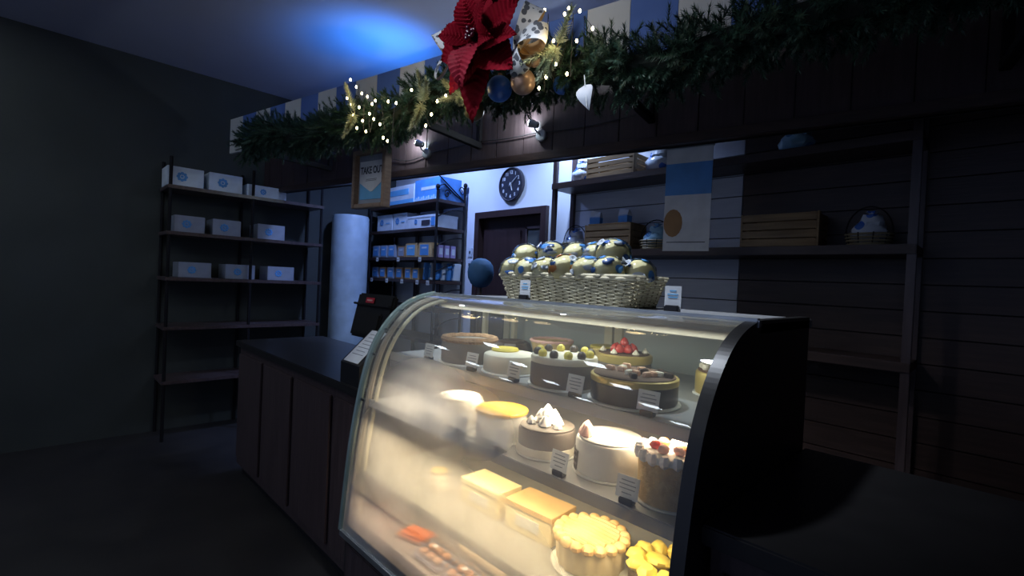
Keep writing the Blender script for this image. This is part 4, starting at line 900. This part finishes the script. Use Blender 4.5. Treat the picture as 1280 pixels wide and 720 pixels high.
MB().tube([garland_c(-1.9+4.4*i/60) for i in range(61)], 0.06, 8).build('garland_core', 'pine_core', ga, True, GI)
# glittering pale fern sprays
def spray(label, s, z, off, dirs, L=0.15):
    t = thing('glitter_spray', label, 'decoration', hp(s, off, z)); mb = MB(); st = MB()
    for (u_, z_, n_) in dirs:
        e = (UD*u_+V(0, 0, z_)+ND*n_).normalized()*L
        st.tube([V(0, 0, 0), e*0.5+V(0, 0, 0.01), e], 0.003, 5)
        needles(mb, V(0, 0, 0), e, 170, 0.038, 0.0042, spread=1.1)
    st.build('stem', 'orn_olive', t); f_ = mb.build('spray_leaves', 'glitter_fern', t); f_['kind'] = 'stuff'
spray('pale glittering fern spray hanging in the garland left of the poinsettia', 0.150, 2.33, 0.27, ((0.2, 0.5, 0.4), (-0.3, -1, 0.3), (0.15, -1, 0.5), (0.6, 0.3, 0.5)))
spray('pale glittering fern spray in the garland above the framed sign', -0.385, 2.36, 0.27, ((0.0, 0.8, 0.4), (-0.3, -1, 0.3), (0.25, -0.8, 0.5)))
spray('pale glittering fern spray hanging right of the poinsettia', 0.925, 2.42, 0.29, ((-0.4, -1, 0.3), (0.05, -1, 0.5), (-0.7, -0.5, 0.5), (0.5, 0.4, 0.4), (-0.2, -0.9, 0.6)), 0.16)
spray('small pale fern spray tucked under the poinsettia petals', 0.385, 2.33, 0.25, ((-0.6, 0.5, 0.4), (0.4, -0.5, 0.5), (-0.7, -0.2, 0.4)), 0.10)
# fairy lights
bulbs = [(-0.416, 2.549), (-0.363, 2.499), (-0.312, 2.453), (-0.263, 2.427), (-0.221, 2.38), (-0.195, 2.393), (-0.092, 2.371), (-0.03, 2.352), (-0.296, 2.3), (-0.342, 2.267), (-0.264, 2.238), (-0.119, 2.184), (-0.085, 2.163), (0.08, 2.399), (0.227, 2.253), (0.192, 2.203), (0.377, 2.367), (0.44, 2.287), (0.853, 2.587), (0.95, 2.544), (0.967, 2.562), (1.018, 2.538), (1.078, 2.453), (0.818, 2.435), (0.919, 2.349), (0.973, 2.298), (0.756, 2.319), (0.843, 2.265), (0.875, 2.305), (1.01, 2.422), (0.903, 2.448), (0.318, 2.328), (0.262, 2.311), (-0.202, 2.295)]
bulbs += [(-0.40, 2.41), (-0.38, 2.34), (-0.43, 2.29), (-0.33, 2.38), (-0.15, 2.26), (-0.24, 2.33), (-0.44, 2.45)]
fl = thing('fairy_lights', 'string of warm white fairy lights threaded through the garland', 'string lights', hp(0, 0.27, 2.38))
FI = Matrix.Translation(-fl.location)
order = sorted(bulbs)
MB().tube([hp(a, 0.24+0.02*math.sin(i*2.1), b) for i, (a, b) in enumerate(order)], 0.0016, 4).build('light_wire', 'wire', fl, False, FI)
b0 = None
for i, (a, b) in enumerate(order):
    if b0 is None:
        b0 = MB().blob((0, 0, 0), (0.0054, 0.0054, 0.008), 8, 6).build('bulb', 'bulb_warm', fl, True); o = b0
    else: o = copy_obj(b0, fl)
    o.location = hp(a, 0.285, b)-fl.location
for (a, z_, e) in ((-0.30, 2.36, 0.9), (0.15, 2.30, 0.5), (0.93, 2.40, 0.9), (0.40, 2.30, 0.35)):
    lamp('POINT', 'fairy_glow_lamp', hp(a, 0.36, z_), e, (1.0, 0.74, 0.36), shadow_soft_size=0.05)

# ------------------------------------------------------------------ poinsettia, ribbon and ornaments
pc = hp(0.585, 0.37, 2.488)
pt_ = thing('poinsettia_flower', 'huge red fabric poinsettia fixed on the garland', 'flower', pc)
# local frame: x along UD, y up, z out of the valance
PF = Matrix((UD, V(0, 0, 1), ND)).transposed()
def petal(ang, L, Wd, lift, curl, mt_, roll=0.0, base=0.02, zoff=0.0):
    nu, nv = 44, 11; vs = []; fs = []
    for i in range(nu+1):
        q = i/nu; wv = Wd*math.sin(PI*min(1, q**0.75))**0.9*(1-0.15*q) + (0.012 if i == 0 else 0)
        if i == nu: wv = 0.001
        for j in range(nv+1):
            p = j/nv*2-1
            x = base+L*q; y = wv*p; z = zoff+lift*L*math.sin(q*PI*0.5)+curl*L*q*q + 0.22*wv*abs(p)**1.4 + 0.0045*math.sin(q*70-abs(p)*8)*(1-0.3*abs(p))
            y2 = y*math.cos(roll)-0.0*z; z += y*math.sin(roll)
            vs.append(V(x, y2, z))
        
    for i in range(nu):
        for j in range(nv): k = i*(nv+1)+j; fs.append((k, k+1, k+nv+2, k+nv+1))
    R = Matrix.Rotation(ang, 3, 'Z'); mb = MB(); top = [PF @ (R @ v) for v in vs]; bot = [PF @ (R @ (v-V(0, 0, 0.002))) for v in vs]
    nvt = len(vs); mb.add(top+bot, fs+[tuple(nvt+i for i in f)[::-1] for f in fs])
    return mb.build('petal', mt_, pt_, True)
D = math.radians
for (a, L, Wd, lift, curl, mt_, roll, zo) in (
    (95, 0.34, 0.080, 0.05, 0.00, 'petal_red', 0.1, -0.01), (228, 0.25, 0.105, 0.08, -0.05, 'petal_red', 0.2, -0.02), (263, 0.33, 0.078, 0.05, -0.08, 'petal_red', -0.2, -0.01),
    (318, 0.23, 0.095, 0.10, -0.02, 'petal_red', -0.3, -0.01), (30, 0.22, 0.075, 0.15, 0.0, 'petal_red', 0.2, -0.02), (62, 0.32, 0.055, 0.0, 0.0, 'petal_red', 0.0, -0.03),
    (150, 0.19, 0.080, 0.1, 0.05, 'petal_red', 0.3, 0.0), (195, 0.19, 0.10, 0.16, 0.0, 'petal_red', -0.1, 0.0), (350, 0.20, 0.08, 0.2, -0.05, 'petal_red', -0.4, 0.0),
    (258, 0.215, 0.075, 0.55, -0.45, 'petal_rose', 0.0, 0.03), (100, 0.16, 0.065, 0.5, -0.2, 'petal_red', 0.1, 0.03), (335, 0.15, 0.05, 0.7, -0.2, 'petal_red', 0.5, 0.03), (40, 0.13, 0.05, 0.7, -0.1, 'petal_red', -0.2, 0.03), (175, 0.14, 0.055, 0.6, -0.1, 'petal_red', 0.2, 0.03)):
    petal(D(a), L, Wd, lift, curl, mt_, roll, 0.015, zo)
for k in range(9):
    a = k*2.4; q = 0.007*math.sqrt(k)*1.3
    MB().blob(PF @ V(q*math.cos(a), q*math.sin(a), 0.075+0.006*math.cos(k)), 0.009, 8, 6).build('centre_bead', 'bead_dark', pt_, True)
MB().tube([PF @ V(0, 0, -0.05), PF @ V(0, 0, 0.07)], 0.018, 8).build('stem', 'pine_core', pt_)
def ribbon(label, s, z, off, loops):
    t = thing('printed_ribbon', label, 'ribbon', hp(s, off, z))
    for (ang, L, wd, h_, tw) in loops:
        vs = []; fs = []; n_ = 20
        for i in range(n_+1):
            q = i/n_*2*PI*0.94; x = L*0.5*(1-math.cos(q)); zz = h_*math.sin(q)
            for j in (-1, 0, 1): vs.append(V(x, j*wd*(0.35+0.65*math.sin(q/2)), zz+0.006*abs(j)))
        for i in range(n_):
            for j in range(2): k = i*3+j; fs.append((k, k+1, k+4, k+3))
        R = Matrix.Rotation(ang, 3, 'Z') @ Matrix.Rotation(tw, 3, 'X')
        n0 = len(vs); cen = V(L*0.5, 0, 0)
        ins = [cen+(v-cen)*0.965 for v in vs]
        MB().add([PF @ (R @ v) for v in vs], fs).build('ribbon_loop', 'ribbon_print', t, True)
        MB().add([PF @ (R @ v) for v in ins], fs).build('ribbon_lining', 'ribbon_gold', t, True)
    MB().blob((0, 0, 0), (0.016, 0.016, 0.014), 10, 6).build('knot', 'ribbon_print', t, True)
    return t
ribbon('white ribbon loops with dark leopard print right of the poinsettia', 0.765, 2.43, 0.34, ((D(62), 0.17, 0.045, 0.035, 0.5), (D(8), 0.14, 0.050, 0.04, -0.4), (D(-75), 0.12, 0.045, 0.035, 0.3)))
ribbon('white ribbon tails with dark leopard print left of the poinsettia', 0.385, 2.49, 0.34, ((D(122), 0.14, 0.042, 0.025, 0.4), (D(235), 0.13, 0.030, 0.02, 0.5)))
def bauble(label, s, z, off, r, mt_):
    t = thing('bauble', label, 'ornament', hp(s, off, z))
    MB().blob((0, 0, 0), r, 20, 12).build('ball', mt_, t, True); MB().lathe([(0.010, r-0.003), (0.010, r+0.010), (0, r+0.011)], 10).build('cap', 'orn_gold', t, True)
    MB().tube([(0, 0, r+0.008), (0, 0.02, r+0.07)], 0.0015, 4).build('hook', 'wire', t)
bauble('rosy gold bauble below the poinsettia', 0.764, 2.305, 0.29, 0.054, 'orn_gold')
bauble('deep blue bauble below the poinsettia', 0.610, 2.318, 0.25, 0.058, 'orn_blue')
bauble('small copper bauble beside the leopard print ribbon', 0.815, 2.385, 0.29, 0.028, 'orn_gold')
bauble('dark olive bauble low behind the red petal tip', 0.41, 2.275, 0.18, 0.05, 'orn_olive')
bauble('deep blue bauble beside the hanging fern spray', 0.86, 2.335, 0.12, 0.042, 'orn_blue')
def wleaf(label, s, z, off, L, wd, ang):
    t = thing('fabric_leaf', label, 'decoration', hp(s, off, z)); vs = []; fs = []
    for i in range(9):
        q = i/8
        for j in (-1, 0, 1): vs.append(V(L*q, j*wd*math.sin(PI*q**0.6), 0.01*math.sin(q*4)+0.012*abs(j)*math.sin(PI*q)))
    for i in range(8):
        for j in range(2): k = i*3+j; fs.append((k, k+1, k+4, k+3))
    R = Matrix.Rotation(ang, 3, 'Z'); n0 = len(vs)
    MB().add([PF @ (R @ v) for v in vs]+[PF @ (R @ (v-V(0, 0, 0.002))) for v in vs], fs+[tuple(n0+i for i in f)[::-1] for f in fs]).build('leaf_blade', 'leaf_white', t, True)
    MB().tube([PF @ (R @ V(-0.04, 0, 0)), PF @ (R @ V(L*0.9, 0, 0.012))], 0.002, 5).build('leaf_stem', 'steel', t)
wleaf('white fabric leaf hanging under the unlit garland end', 1.045, 2.25, 0.26, 0.105, 0.036, D(-80))
